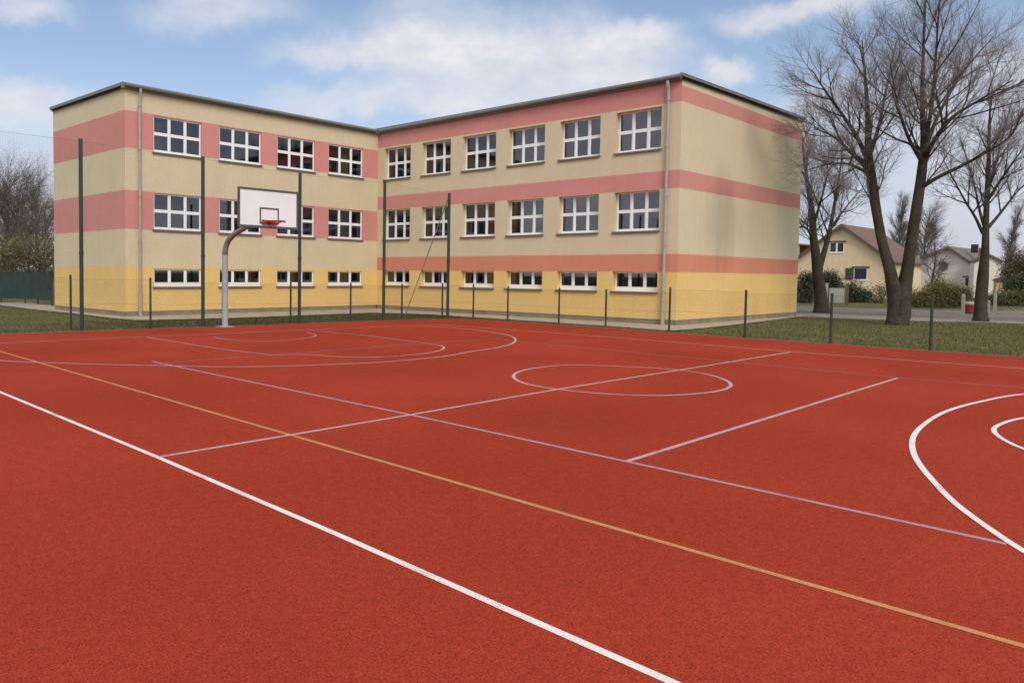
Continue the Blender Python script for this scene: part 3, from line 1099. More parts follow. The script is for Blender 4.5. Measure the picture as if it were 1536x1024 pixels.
B1 = gnd(1345, 486)
D1 = (B1 - CAM).dot(FWD)
c1 = cfg_big(1.0, 1.0)
traced_tree("bare_tree", "largest leafless tree, forking low into two thick stems beside the school end wall", B1, D1, [
    dict(px=[(1344, 474, .05), (1343, 455, .05), (1340, 432, 0), (1334, 402, 0), (1325, 370, .2), (1316, 325, .4), (1309, 280, .6), (1303, 235, .7), (1302, 180, .8), (1298, 120, .8), (1293, 60, .7)], r0=.2, r1=.03,
         rp=[.26, .24, .215, .18, .155, .15, .16, .135, .085, .05, .015], kids=18, f0=.55, ground=True),
    dict(px=[(1352, 474, -.05), (1354, 452, -.05), (1357, 428, 0), (1362, 398, -.1), (1368, 355, -.3), (1376, 305, -.5), (1383, 255, -.6), (1386, 215, -.7), (1383, 150, -.6), (1385, 80, -.5), (1388, 0, -.4), (1391, -70, -.2)], r0=.2, r1=.03,
         rp=[.26, .25, .225, .185, .165, .16, .145, .11, .065, .045, .03, .012], kids=20, f0=.52, ground=True),
    dict(px=[(1303, 243, .6), (1285, 205, .2), (1262, 170, -.2), (1240, 140, -.5), (1218, 105, -.8)], r0=.085, r1=.015, kids=10, f0=.15, scale=.8, trunk=False),
    dict(px=[(1301, 252, .6), (1275, 228, 1.2), (1250, 205, 1.8), (1220, 192, 2.2)], r0=.08, r1=.015, kids=9, f0=.15, scale=.75, trunk=False),
    dict(px=[(1299, 258, .6), (1272, 246, 0), (1240, 247, -.5), (1208, 256, -.8)], r0=.06, r1=.012, kids=7, f0=.15, scale=.5, trunk=False),
    dict(px=[(1304, 235, .7), (1318, 190, 1.4), (1330, 130, 1.8), (1345, 60, 2.0)], r0=.085, r1=.015, kids=10, f0=.15, scale=.85, trunk=False),
    dict(px=[(1386, 220, -.7), (1395, 175, -1.2), (1401, 120, -1.6), (1406, 50, -1.8), (1412, -40, -1.9)], r0=.075, r1=.015, kids=14, f0=.15, scale=.95, trunk=False),
    dict(px=[(1387, 228, -.7), (1400, 190, -.2), (1425, 140, .2), (1448, 105, .5), (1490, 55, .9)], r0=.075, r1=.015, kids=13, f0=.15, scale=.95, trunk=False),
    dict(px=[(1388, 236, -.7), (1405, 205, -1.4), (1430, 175, -2), (1470, 150, -2.5), (1520, 120, -3)], r0=.09, r1=.015, kids=11, f0=.15, scale=.9, trunk=False),
    dict(px=[(1380, 283, -.6), (1405, 267, -.9), (1440, 250, -1.3), (1480, 228, -1.6), (1515, 205, -1.9), (1534, 165, -2.1)], r0=.075, r1=.02, kids=6, f0=.45, scale=.6, trunk=False),
    dict(px=[(1384, 245, -.7), (1362, 205, -1.0), (1345, 150, -1.2), (1335, 95, -1.4)], r0=.07, r1=.012, kids=8, f0=.2, scale=.75, trunk=False),
], c1, 11, "leafless trees on the lawn")

B2 = gnd(1471, 481)
D2 = (B2 - CAM).dot(FWD)
c2 = cfg_big(.8, .9)
traced_tree("bare_tree", "leafless tree with one straight dark trunk in front of the grey gabled house", B2, D2, [
    dict(px=[(1471, 462, 0), (1474, 420, 0), (1478, 370, 0), (1479, 330, 0), (1481, 285, 0), (1483, 240, 0), (1484, 190, 0), (1487, 140, 0)], r0=.20, r1=.03, rp=[.205, .19, .125, .10, .085, .07, .05, .02], ground=True, kids=15, f0=.5, scale=.95),
    dict(px=[(1474, 350, 0), (1464, 328, -.3), (1448, 302, -.7), (1432, 272, -1), (1415, 240, -1.3)], r0=.06, r1=.012, kids=7, f0=.25, scale=.75, trunk=False),
    dict(px=[(1478, 345, 0), (1470, 318, .5), (1463, 285, .9), (1452, 245, 1.3), (1440, 205, 1.5)], r0=.06, r1=.012, kids=7, f0=.25, scale=.8, trunk=False),
    dict(px=[(1481, 343, 0), (1497, 324, .3), (1512, 305, .6), (1528, 285, .9), (1552, 262, 1.1)], r0=.065, r1=.012, kids=7, f0=.25, scale=.8, trunk=False),
    dict(px=[(1482, 300, 0), (1498, 275, -.6), (1515, 250, -1), (1540, 215, -1.3)], r0=.06, r1=.012, kids=7, f0=.2, scale=.8, trunk=False),
    dict(px=[(1481, 290, 0), (1494, 245, .7), (1505, 200, 1.2), (1518, 150, 1.5)], r0=.06, r1=.012, kids=7, f0=.2, scale=.85, trunk=False),
], c2, 23, "leafless trees on the lawn")

B0 = gnd(1233, 465)
D0 = (B0 - CAM).dot(FWD) * .93
B0 = at(1233, 466, D0)
B0.z = 0
c0 = cfg_big(.95, 1.0, 1.2)
traced_tree("bare_tree", "leafless tree with forked trunk close to the school corner, in front of the yellow house", B0, D0, [
    dict(px=[(1231, 445, 0), (1227, 415, 0), (1224, 385, 0), (1220, 355, 0), (1218, 320, 0), (1213, 285, 0), (1207, 245, 0), (1203, 200, 0)], r0=.30, r1=.03, ground=True, kids=12, f0=.45, scale=.8),
    dict(px=[(1229, 402, 0), (1237, 375, .3), (1245, 345, .5), (1251, 310, .7), (1258, 270, .8), (1264, 225, .9)], r0=.14, r1=.02, kids=11, f0=.25, scale=.8),
    dict(px=[(1221, 370, 0), (1212, 345, -.4), (1203, 338, -.6), (1190, 325, -.8)], r0=.07, r1=.015, kids=5, f0=.3, scale=.6, trunk=False),
    dict(px=[(1220, 340, 0), (1230, 305, -.6), (1240, 265, -1), (1243, 230, -1.2)], r0=.07, r1=.012, kids=7, f0=.2, scale=.75, trunk=False),
    dict(px=[(1247, 340, .5), (1262, 320, 1), (1278, 300, 1.3), (1296, 280, 1.6)], r0=.05, r1=.012, kids=6, f0=.2, scale=.65, trunk=False),
], c0, 31, "leafless trees on the lawn")


def far_tree(name, label, u, v0, D, hgt, spread, seed, group=None, upright=False, dens=1.0, tw=1.0, nlimb=20, mat_="twig_far"):
    """a whole leafless tree grown from a straight leader"""
    rng = random.Random(seed)
    b = at(u, v0, D)
    b.z = -.02
    root = empty(name, b)
    tag(root, label, "tree", group)
    tk, cr = MB(), MB()
    P = [b + Vector((0, 0, 0)), b + Vector((rng.gauss(0, .1), rng.gauss(0, .1), hgt * .3)), b + Vector((rng.gauss(0, .2), rng.gauss(0, .2), hgt * .62)), b + Vector((rng.gauss(0, .3), rng.gauss(0, .3), hgt * .95))]
    P = smooth_poly(P, 4)
    n = len(P)
    r0 = hgt * .019
    rad = [r0 + (.02 - r0) * (i / (n - 1)) for i in range(n)]
    rad[0] *= 1.4
    tk.tube(P, rad, 8)
    dirs = [(P[min(i + 1, n - 1)] - P[max(i - 1, 0)]).normalized() for i in range(n)]
    s = spread
    a1 = 15 if upright else 48
    cfg = [dict(seg=8, wob=.02, up=0, k=8, kids=nlimb, **{"from": .2}),
           dict(seg=5, wob=.07, up=.07 if not upright else .03, k=4, kids=int(8 * dens), ang=a1, len=s, rad=.05 * tw, **{"from": .15}),
           dict(seg=4, wob=.09, up=.05, k=3, kids=int(7 * dens), ang=34 if not upright else 22, len=s * .5, rad=.024 * tw, **{"from": .12}),
           dict(seg=2, wob=.12, up=.03, k=3, kids=int(3 * dens), ang=34 if not upright else 24, len=s * .27, rad=.013 * tw, **{"from": .1}),
           dict(seg=1, wob=.12, up=.03, k=3, kids=0, ang=36, len=s * .16, rad=.009 * tw, **{"from": .1})]
    kids(cr, P, rad, dirs, 0, 0, cfg, rng, cfg[0], .22, nlimb, 1.0)
    tk.build("trunk", M["bark"], root, smooth=True)
    cr.build("crown", [M["twig"], M[mat_]], root)
    for ch in root.children:
        ch.matrix_parent_inverse = Matrix.Translation(-b)
    return root


# left of the school
far_tree("bare_tree", "leafless tree with dense brown crown at the left edge beyond the dark green fence", 8, 448, 52, 8.0, 4.8, 5, dens=1.35, tw=1.5, nlimb=30, group="leafless trees in the background")
far_tree("bare_tree", "smaller leafless brown tree between the left edge tree and the school end wall", 58, 448, 60, 7.2, 4.6, 6, dens=1.3, tw=1.6, nlimb=28, group="leafless trees in the background")
# right, beyond the houses
far_tree("poplar_tree", "slim upright bare tree seen between the two stems of the largest tree", 1350, 430, 88, 11.0, 3.0, 8, upright=True, dens=1.2, tw=1.7, nlimb=26, group="slim upright background trees")
far_tree("bare_tree", "round leafless tree rising behind the gap between the two gabled houses", 1388, 430, 80, 9.0, 3.6, 9, dens=1.3, tw=1.7, nlimb=26, group="leafless trees in the background")
far_tree("poplar_tree", "slim upright bare tree above the rusty hedge at the right edge", 1513, 430, 84, 9.6, 2.6, 10, upright=True, dens=1.1, tw=1.7, nlimb=24, group="slim upright background trees")
far_tree("bare_tree", "low reddish leafless tree in front of the grey house left slope", 1398, 448, 56, 4.6, 2.2, 12, dens=.9, tw=1.1, nlimb=14, group="leafless trees in the background")


# ------------------------------------------------------------------ shrubs and hedges
def foliage(name, label, cat, lumps, n, size, mats, seed, group=None, stems=True):
    """leaf-sized faces spread through lumps [(centre, radii)]"""
    rng = random.Random(seed)
    c0 = lumps[0][0]
    root = empty(name, (c0[0], c0[1], 0))
    tag(root, label, cat, group)
    off = Vector((c0[0], c0[1], 0))
    mb, st = MB(), MB()
    tot = sum(r[0] * r[1] * r[2] for _, r in lumps)
    for (c, r) in lumps:
        k = max(20, int(n * r[0] * r[1] * r[2] / tot))
        cl = Vector(c) - off
        clumps = []
        for _ in range(max(6, k // 45)):
            d = Vector((rng.gauss(0, 1), rng.gauss(0, 1), rng.gauss(0, 1))).normalized() * (rng.random() ** .4)
            clumps.append((Vector((d.x * r[0], d.y * r[1], d.z * r[2])), rng.choice(range(len(mats)))))
        for _ in range(k):
            cp, mi = rng.choice(clumps)
            if rng.random() < .25:
                mi = rng.choice(range(len(mats)))
            sp = min(r) * .38
            p = cl + cp * .93 + Vector((rng.gauss(0, sp), rng.gauss(0, sp), rng.gauss(0, sp)))
            if p.z < .03:
                p.z = .03 + rng.random() * .2
            a = Vector((rng.gauss(0, 1), rng.gauss(0, 1), rng.gauss(0, 1))).normalized()
            b = a.orthogonal().normalized()
            s = size * (.6 + .8 * rng.random())
            mb.face([p - a * s, p + b * s * .45, p + a * s, p - b * s * .45], mi)
        if stems:
            for _ in range(14):
                cp, _m = rng.choice(clumps)
                q = cl + cp * .85
                g0 = Vector((cl.x + cp.x * .25, cl.y + cp.y * .25, -.03))
                st.tube([g0, g0.lerp(q, .5) + Vector((rng.gauss(0, .05), rng.gauss(0, .05), 0)), q], [.03, .018, .006], 4, cap=False)
    mb.build("foliage", [M[m] for m in mats], root)
    if stems:
        st.build("stems", M["twig"], root)
    return root


def lump(u, v, D, ru, rv, rd=None):
    """centre pixel, distance, half sizes in pixels -> centre and radii in metres"""
    p = at(u, v, D)
    s = D / F_PX
    return ((p.x, p.y, p.z), (ru * s, rd or ru * s, rv * s))


# left: scrub behind the dark green fence
foliage("shrub", "olive brown scrub bank behind the dark green fence at the left edge", "shrub",
        [lump(-10, 395, 44, 30, 30), lump(20, 386, 45, 26, 32), lump(50, 384, 46, 22, 34), lump(74, 390, 47, 18, 34), lump(-35, 390, 44, 25, 32)],
        20000, .06, ["leaf_olive", "leaf_brown", "leaf_rust", "leaf_olive"], 41)
# right: between school and yellow house
foliage("evergreen_bush", "dark evergreen bush between the school corner and the nearest bare tree", "bush",
        [lump(1208, 430, 49, 14, 20), lump(1218, 420, 49, 12, 10), lump(1204, 450, 49, 12, 14)], 4500, .07, ["leaf_dark", "leaf_dark", "leaf_green"], 42, group="dark evergreen bushes")
foliage("evergreen_bush", "dark spreading evergreen bush right of the forked tree, below the house's upper window", "bush",
        [lump(1245, 419, 50, 12, 11), lump(1255, 428, 50, 12, 12), lump(1246, 438, 50, 12, 14)], 4000, .07, ["leaf_dark", "leaf_green", "leaf_dark"], 43, group="dark evergreen bushes")
foliage("evergreen_bush", "dark rounded bush in front of the yellow house's lower window", "bush",
        [lump(1282, 436, 51, 12, 12), lump(1292, 446, 51, 16, 12), lump(1279, 452, 51, 10, 10)], 4000, .07, ["leaf_dark", "leaf_dark", "leaf_green"], 44, group="dark evergreen bushes")
foliage("shrub", "sparse brown shrub at the right corner of the yellow house", "shrub",
        [lump(1322, 444, 50, 12, 16), lump(1312, 452, 50, 10, 8)], 900, .06, ["leaf_brown", "leaf_olive", "leaf_brown"], 45)
foliage("hedge", "clipped olive green hedge in front of the grey gabled house", "hedge",
        [lump(1372, 450, 43, 12, 14), lump(1388, 448, 43, 14, 16), lump(1404, 446, 43, 14, 20), lump(1418, 446, 43, 14, 22), lump(1434, 446, 43, 14, 19), lump(1446, 446, 43, 10, 18)],
        22000, .045, ["leaf_olive", "leaf_green", "leaf_olive"], 46, stems=False)
foliage("hedge", "taller rounded yellow olive shrub behind the clipped hedge", "shrub",
        [lump(1404, 430, 46, 12, 13), lump(1412, 440, 46, 14, 14)], 2600, .065, ["leaf_olive", "leaf_olive", "leaf_green"], 47)
foliage("hedge", "low olive hedge right of the straight trunk, behind the road", "hedge",
        [lump(1484, 450, 47, 8, 10), lump(1500, 450, 47, 12, 11), lump(1516, 450, 47, 12, 12), lump(1532, 452, 47, 12, 12), lump(1552, 452, 47, 14, 12)], 14000, .045, ["leaf_olive", "leaf_dark", "leaf_green"], 48, stems=False)
foliage("beech_hedge", "tall rusty brown hedge at the right edge", "hedge",
        [lump(1512, 405, 54, 10, 28), lump(1526, 402, 54, 14, 30), lump(1546, 402, 54, 16, 30), lump(1562, 404, 54, 16, 28)], 18000, .055, ["leaf_brown", "leaf_rust", "leaf_brown", "leaf_olive"], 49, stems=False)
foliage("evergreen_bush", "dark green bush at the foot of the rusty hedge", "bush",
        [lump(1520, 428, 52, 12, 12), lump(1532, 424, 52, 12, 12)], 2600, .07, ["leaf_dark", "leaf_green"], 50, group="dark evergreen bushes")


# ------------------------------------------------------------------ houses
def house(name, label, corner, ang, w, dpt, eave, ridge, wallm, tilem, ridge_shift=0.0, over=.3):
    """gable wall along local -x (to the left of corner), ridge running back along local y. corner = near right corner."""
    root = empty(name, corner)
    root.rotation_euler = (0, 0, ang)
    tag(root, label, "house")
    mb = MB()
    xm = -w / 2 + ridge_shift
    g0 = [(-w, 0, -.1), (0, 0, -.1), (0, 0, eave), (xm, 0, ridge), (-w, 0, eave)]
    mb.face(g0)
    mb.face([(p[0], dpt, p[2]) for p in reversed(g0)])
    mb.face([(0, 0, -.1), (0, dpt, -.1), (0, dpt, eave), (0, 0, eave)])
    mb.face([(-w, dpt, -.1), (-w, 0, -.1), (-w, 0, eave), (-w, dpt, eave)])
    mb.build("wall", M[wallm], root)
    rm = MB()
    for s, xe in ((1, 0.0), (-1, -w)):
        sl = (eave - ridge) / (xe - xm)
        xo = xe + s * over
        zo = ridge + sl * (xo - xm)
        a, b = Vector((xm, -over, ridge + .02)), Vector((xo, -over, zo + .02))
        rm.obox(a, b - a, Vector((0, dpt + 2 * over, 0)), Vector((0, 0, .12)))
    rf = rm.build("roof", M[tilem], root)
    bm_ = MB()
    for s, xe in ((1, 0.0), (-1, -w)):
        sl = (eave - ridge) / (xe - xm)
        xo = xe + s * over
        zo = ridge + sl * (xo - xm)
        a, b = Vector((xm, -over - .06, ridge - .12)), Vector((xo, -over - .06, zo - .12))
        bm_.obox(a, b - a, Vector((0, .055, 0)), Vector((0, 0, .26)))
    bm_.build("barge_board", M["barge"], rf)
    return root, rf


def house_window(root, x, z, w, h, divs=2, shutter=False, y=0.0):
    f = MB()
    f.box((x - .1, y - .05, z - .12), (x + w + .1, y + .01, z - .04))
    f.box((x - .04, y - .03, z - .04), (x + w + .04, y - .0, z))
    f.box((x - .04, y - .03, z + h), (x + w + .04, y - .0, z + h + .05))
    f.box((x - .04, y - .03, z), (x, y - .0, z + h))
    f.box((x + w, y - .03, z), (x + w + .04, y - .0, z + h))
    for k in range(1, divs):
        xx = x + w * k / divs
        f.box((xx - .06, y - .03, z), (xx + .06, y - .0, z + h))
    for k in range(divs):
        xx = x + w * k / divs
    ob = f.build("window", M["white"], root)
    p = MB()
    p.face([(x, y - .012, z), (x + w, y - .012, z), (x + w, y - .012, z + h), (x, y - .012, z + h)])
    p.build("pane", M["darkwin"], ob)
    s = MB()
    s.box((x - .18, y - .09, z + h + .05), (x + w + .18, y + .01, z + h + .17))
    s.build("lintel", M["shutter"], ob)
    if shutter:
        s = MB()
        s.box((x - .62, y - .06, z - .04), (x - .06, y - .012, z + h + .04))
        for k in range(8):
            s.box((x - .58, y - .075, z + .05 + k * h / 8.5), (x - .10, y - .06, z + .10 + k * h / 8.5))
        s.build("shutter", M["shutter"], ob)
    return ob


def face_angle(u):
    """rotation that turns local +x to the right of the photo, as seen towards column u"""
    r = ray(u, 430)
    return math.atan2(-r.x, r.y)


DH = 58
ca = at(1334, 452, DH)
ca.z = 0
s = DH / F_PX
hy_, rf = house("yellow_house", "cream yellow house with a steep red tiled roof and gable towards the court", ca, face_angle(1334) - R(14), 6.9, 9.0, 3.05, 5.85, "house_yellow", "tile_red")
house_window(hy_, -4.25, 3.75, .95, .72, 2)
house_window(hy_, -2.45, 1.55, .85, .85, 1, shutter=True)
# lower wing on its left
mb = MB()
mb.box((-10.2, 1.0, -.1), (-6.92, 7.5, 2.7))
mb.face([(-10.2, 1.0, 2.7), (-6.92, 1.0, 2.7), (-6.92, 1.0, 4.3)])
mb.build("side_wing", M["house_yellow"], hy_)
mb = MB()
mb.obox(Vector((-10.6, .7, 2.55)), Vector((3.7, 0, 1.85)), Vector((0, 7, 0)), Vector((0, 0, .12)))
mb.build("wing_roof", M["tile_grey"], hy_)

DG = 72
cg = at(1471, 446, DG)
cg.z = 0
hg_, rfg = house("grey_house", "pale grey house with a brownish roof and a round dark gable opening", cg, face_angle(1471) - R(12), 7.2, 10.0, 2.55, 4.75, "house_grey", "tile_grey", ridge_shift=.9)
mb = MB()
pts = []
for k in range(24):
    a = 2 * math.pi * k / 24
    pts.append((-3.05 + .33 * math.cos(a), -.02, 2.95 + .42 * math.sin(a)))
mb.face(list(reversed(pts)))
ring_ = [Vector((p[0], -.02, p[2])) for p in pts]
mb.tube(ring_ + [ring_[0]], .045, 6, cap=False)
mb.build("round_opening", M["barge"], hg_)
house_window(hg_, -1.25, .95, 1.0, .85, 1)
mb = MB()
mb.box((-1.6, 3.0, 4.3), (-1.1, 3.5, 5.15))
mb.build("chimney", M["black"], rfg)
mb = MB()
mb.box((-.75, 2.0, 3.5), (-.3, 2.5, 4.75))
mb.build("chimney", M["tile_red"], rfg)

cw = at(1499, 446, 68)
cw.z = 0
hw_, rfw = house("white_house", "bright white house wall showing between the straight trunk and the rusty hedge", cw, face_angle(1499) + R(6), 1.9, 5.0, 3.3, 3.9, "house_white", "tile_grey", over=.1)
cs = at(1515, 446, 62)
cs.z = 0
hs_, rfs = house("garden_shed", "small tan shed beside the white house, half hidden by the low hedge", cs, face_angle(1510) + R(5), .95, 2.0, 1.55, 1.75, "house_tan", "barge", over=.08)
hs_["category"] = "shed"

# ------------------------------------------------------------------ small things beyond the road
pb = gnd(1455, 470)
bn = empty("litter_bin", pb)
tag(bn, "red bin with a grey lid standing left of the straight tree trunk", "bin")
mb = MB()
mb.tube([(0, 0, 0), (0, 0, .06), (0, 0, .42)], [.19, .21, .25], 14)
mb.build("bin_body", M["redbin"], bn)
mb = MB()
mb.tube([(0, 0, .42), (0, 0, .47), (0, 0, .56)], [.265, .265, .17], 14)
mb.build("lid", M["greylid"], bn)

for i, (u, v0, v1, lab) in enumerate([(1444, 471, 441, "pale post at the right end of the clipped hedge"), (1482, 470, 451, "short pale post just right of the straight tree trunk"),
                                     (1492, 466, 439, "pale post in the low hedge under the white house wall")]):
    p = gnd(u, v0)
    D = (p - CAM).dot(FWD)
    h = (v0 - v1) * D / F_PX
    mb = MB()
    mb.box((-.06, -.06, -.05), (.06, .06, h - .03))
    mb.face([(-.06, -.06, h - .03), (.06, -.06, h - .03), (0, 0, h + .02)])
    mb.face([(.06, -.06, h - .03), (.06, .06, h - .03), (0, 0, h + .02)])
    mb.face([(.06, .06, h - .03), (-.06, .06, h - .03), (0, 0, h + .02)])
    mb.face([(-.06, .06, h - .03), (-.06, -.06, h - .03), (0, 0, h + .02)])
    o = mb.build("fence_post", M["paleposts"])
    o.location = (p.x, p.y, 0)
    tag(o, lab, "post", "pale posts along the road")

pg = at(1255, 462, 46)
pg.z = 0
gt = empty("garden_gate", pg)
gt.rotation_euler = (0, 0, face_angle(1255))
tag(gt, "pale grey garden gate between two dark bushes before the yellow house", "gate")
mb = MB()
for k in range(7):
    mb.box((-.42 + k * .122, -.01, .1), (-.42 + k * .122 + .112, .015, 1.0))
mb.box((-.43, .016, .2), (.43, .04, .28))
mb.box((-.43, .016, .8), (.43, .04, .88))
mb.build("gate_leaf", M["gate"], gt)
for xx in (-.56, .52):
    mb = MB()
    mb.box((xx - .08, -.08, -.02), (xx + .08, .08, 1.3))
    mb.build("gate_post", M["barge"] if xx > 0 else M["paleposts"], gt)

# dark green windscreen fence at far left
sf = empty("screen_fence", (-12.0, 11, 0))
tag(sf, "dark green screened fence behind the lawn left of the school", "fence")
SO = Vector((-12.0, 11, 0))
sp = [gnd(78, 458.5), gnd(57, 456.5), gnd(38, 455), gnd(2, 454), gnd(-35, 453), gnd(-80, 452)]
for i, p in enumerate(sp):
    mb = MB()
    q = p - SO
    mb.tube([Vector((q.x, q.y, -.05)), Vector((q.x, q.y, 1.62))], .04, 8)
    mb.build("post", M["post"], sf)
for a, b in zip(sp[:-1], sp[1:]):
    a, b = a - SO, b - SO
    mb = MB()
    nseg = 16
    e = (b - a).normalized()
    nn = Vector((-e.y, e.x, 0))
    for k in range(nseg):
        f0, f1 = k / nseg, (k + 1) / nseg
        w0, w1 = .02 * math.sin(f0 * 19), .02 * math.sin(f1 * 19)
        t0, t1 = 1.52 - .05 * math.sin(f0 * math.pi), 1.52 - .05 * math.sin(f1 * math.pi)
        p0, p1 = a.lerp(b, f0) + nn * (w0 + .06), a.lerp(b, f1) + nn * (w1 + .06)
        mb.face([p0 + Vector((0, 0, .22)), p1 + Vector((0, 0, .22)), p1 + Vector((0, 0, t1)), p0 + Vector((0, 0, t0))])
        mb.face([p0 + nn * .012 + Vector((0, 0, .22)), p0 + nn * .012 + Vector((0, 0, t0)), p1 + nn * .012 + Vector((0, 0, t1)), p1 + nn * .012 + Vector((0, 0, .22))])
    mb.build("screen_panel", M["screen"], sf)

# ------------------------------------------------------------------ grass blades
rng = random.Random(99)
gb = MB()


def inpoly(x, y, poly):
    c = False
    n = len(poly)
    for i in range(n):
        (x1, y1), (x2, y2) = poly[i], poly[(i + 1) % n]
        if (y1 > y) != (y2 > y) and x < (x2 - x1) * (y - y1) / (y2 - y1) + x1:
            c = not c
    return c


OEt = [(p.x, p.y) for p in OE]
REG = [((-2.6, 13.0, -25.0, -14.0), 26000), ((-20.0, -1.4, -7.3, -2.0), 24000), ((-22, -12.3, -6, 12), 13000), ((-2.6, -1.3, -15, -6.5), 3500)]
for ri, ((x0, x1, y0, y1), cnt) in enumerate(REG):
    for _ in range(cnt):
        x, y = rng.uniform(x0, x1), rng.uniform(y0, y1)
        if inpoly(x, y, OEt) or inpoly(x, y, ap) or (x > 11.2 and y > -19):
            continue
        h = rng.uniform(.025, .075)
        a = rng.uniform(0, 6.28)
        w = .006 + rng.random() * .006
        dx, dy = math.cos(a) * w, math.sin(a) * w
        lx, ly = rng.gauss(0, .03), rng.gauss(0, .03)
        gb.face([(x - dx, y - dy, -.03), (x + dx, y + dy, -.03), (x + lx, y + ly, -.03 + h)], (2 if rng.random() < .8 else 0) if ri == 1 and x > -14 else (1 if rng.random() < .45 else 0))
o = gb.build("lawn_grass", [M["blade"], M["blade_dry"], M["blade_green"]])
tag(o, "short winter grass on the lawns round the school", "grass", kind="stuff")

# ------------------------------------------------------------------ sky and light
SUN_AZ_VEC = Vector((-0.58, -1.0, 0.0)).normalized()
SUN_EL = R(41)
to_sun = Vector((SUN_AZ_VEC.x * math.cos(SUN_EL), SUN_AZ_VEC.y * math.cos(SUN_EL), math.sin(SUN_EL)))
sd = bpy.data.lights.new("sun", "SUN")
sd.energy = 1.42
sd.angle = R(24)
sd.color = (1.0, 0.93, 0.82)
so = bpy.data.objects.new("sun", sd)
C.objects.link(so)
so.rotation_euler = to_sun.to_track_quat("Z", "Y").to_euler()

w = bpy.data.worlds.new("World")
bpy.context.scene.world = w
w.use_nodes = True
nt = NT(w.node_tree)
bg = w.node_tree.nodes["Background"]
SKY = 0.11
sky = nt.n("ShaderNodeTexSky", sky_type="NISHITA")
sky.sun_disc = False
sky.sun_elevation = SUN_EL
sky.sun_rotation = math.atan2(to_sun.x, to_sun.y)
sky.air_density, sky.dust_density, sky.ozone_density = 1.0, 1.2, 1.5
tc = nt.n("ShaderNodeTexCoord")
dirv = tc.outputs["Generated"]
# gentle warp so that cloud edges are ragged
wn = nt.n("ShaderNodeTexNoise", i_Scale=7.0, i_Detail=6.0, i_Roughness=0.6)
nt.l(dirv, wn.inputs["Vector"])
wc = nt.n("ShaderNodeVectorMath", operation="SUBTRACT")
wc.inputs[1].default_value = (.5, .5, .5)
nt.l(wn.outputs["Color"], wc.inputs[0])
ws = nt.n("ShaderNodeVectorMath", operation="SCALE")
ws.inputs["Scale"].default_value = .13
nt.l(wc.outputs[0], ws.inputs[0])
wa = nt.n("ShaderNodeVectorMath", operation="ADD")
nt.l(dirv, wa.inputs[0])
nt.l(ws.outputs[0], wa.inputs[1])
wdir = wa.outputs[0]

clouds = [  # photo column, row, half width, half height (pixels), weight
    (760, 78, 200, 62, 1.0), (600, 70, 130, 42, .75), (900, 95, 130, 55, .9), (500, 95, 100, 25, .6), (690, 150, 210, 40, .8), (960, 60, 70, 35, .6), (700, 15, 190, 40, .45),
    (40, 155, 120, 45, .75), (330, 18, 120, 40, .6), (20, 8, 90, 24, .7), (1215, 10, 130, 30, .75), (1088, 104, 42, 26, .85), (500, 165, 120, 26, .6),
    (1440, 120, 150, 70, .55), (1250, 190, 110, 60, .45), (60, 240, 130, 60, .3), (1500, 220, 160, 80, .5),
]
acc = None
for (u, v, hw, hh, wt) in clouds:
    r = ray(u, v)
    s0 = r.length
    c = r.normalized()
    ea = Vector((0, 0, 1)).cross(c).normalized()
    ee = c.cross(ea)
    sb = nt.n("ShaderNodeVectorMath", operation="SUBTRACT")
    sb.inputs[1].default_value = c
    nt.l(wdir, sb.inputs[0])
    d1 = nt.n("ShaderNodeVectorMath", operation="DOT_PRODUCT")
    d1.inputs[1].default_value = ea * (s0 / hw)
    nt.l(sb.outputs[0], d1.inputs[0])
    d2 = nt.n("ShaderNodeVectorMath", operation="DOT_PRODUCT")
    d2.inputs[1].default_value = ee * (s0 / hh)
    nt.l(sb.outputs[0], d2.inputs[0])
    cb = nt.n("ShaderNodeCombineXYZ")
    nt.l(d1.outputs["Value"], cb.inputs[0])
    nt.l(d2.outputs["Value"], cb.inputs[1])
    ln = nt.n("ShaderNodeVectorMath", operation="LENGTH")
    nt.l(cb.outputs[0], ln.inputs[0])
    mr = nt.n("ShaderNodeMapRange", interpolation_type="SMOOTHERSTEP")
    mr.inputs["From Min"].default_value = 0.15
    mr.inputs["From Max"].default_value = 1.45
    mr.inputs["To Min"].default_value = wt
    mr.inputs["To Max"].default_value = 0.0
    nt.l(ln.outputs["Value"], mr.inputs["Value"])
    if acc is None:
        acc = mr.outputs["Result"]
    else:
        # soft union
        mu = nt.n("ShaderNodeMath", operation="MULTIPLY")
        nt.l(acc, mu.inputs[0])
        nt.l(mr.outputs["Result"], mu.inputs[1])
        ad = nt.n("ShaderNodeMath", operation="ADD")
        nt.l(acc, ad.inputs[0])
        nt.l(mr.outputs["Result"], ad.inputs[1])
        sbb = nt.n("ShaderNodeMath", operation="SUBTRACT")
        nt.l(ad.outputs[0], sbb.inputs[0])
        nt.l(mu.outputs[0], sbb.inputs[1])
        acc = sbb.outputs[0]
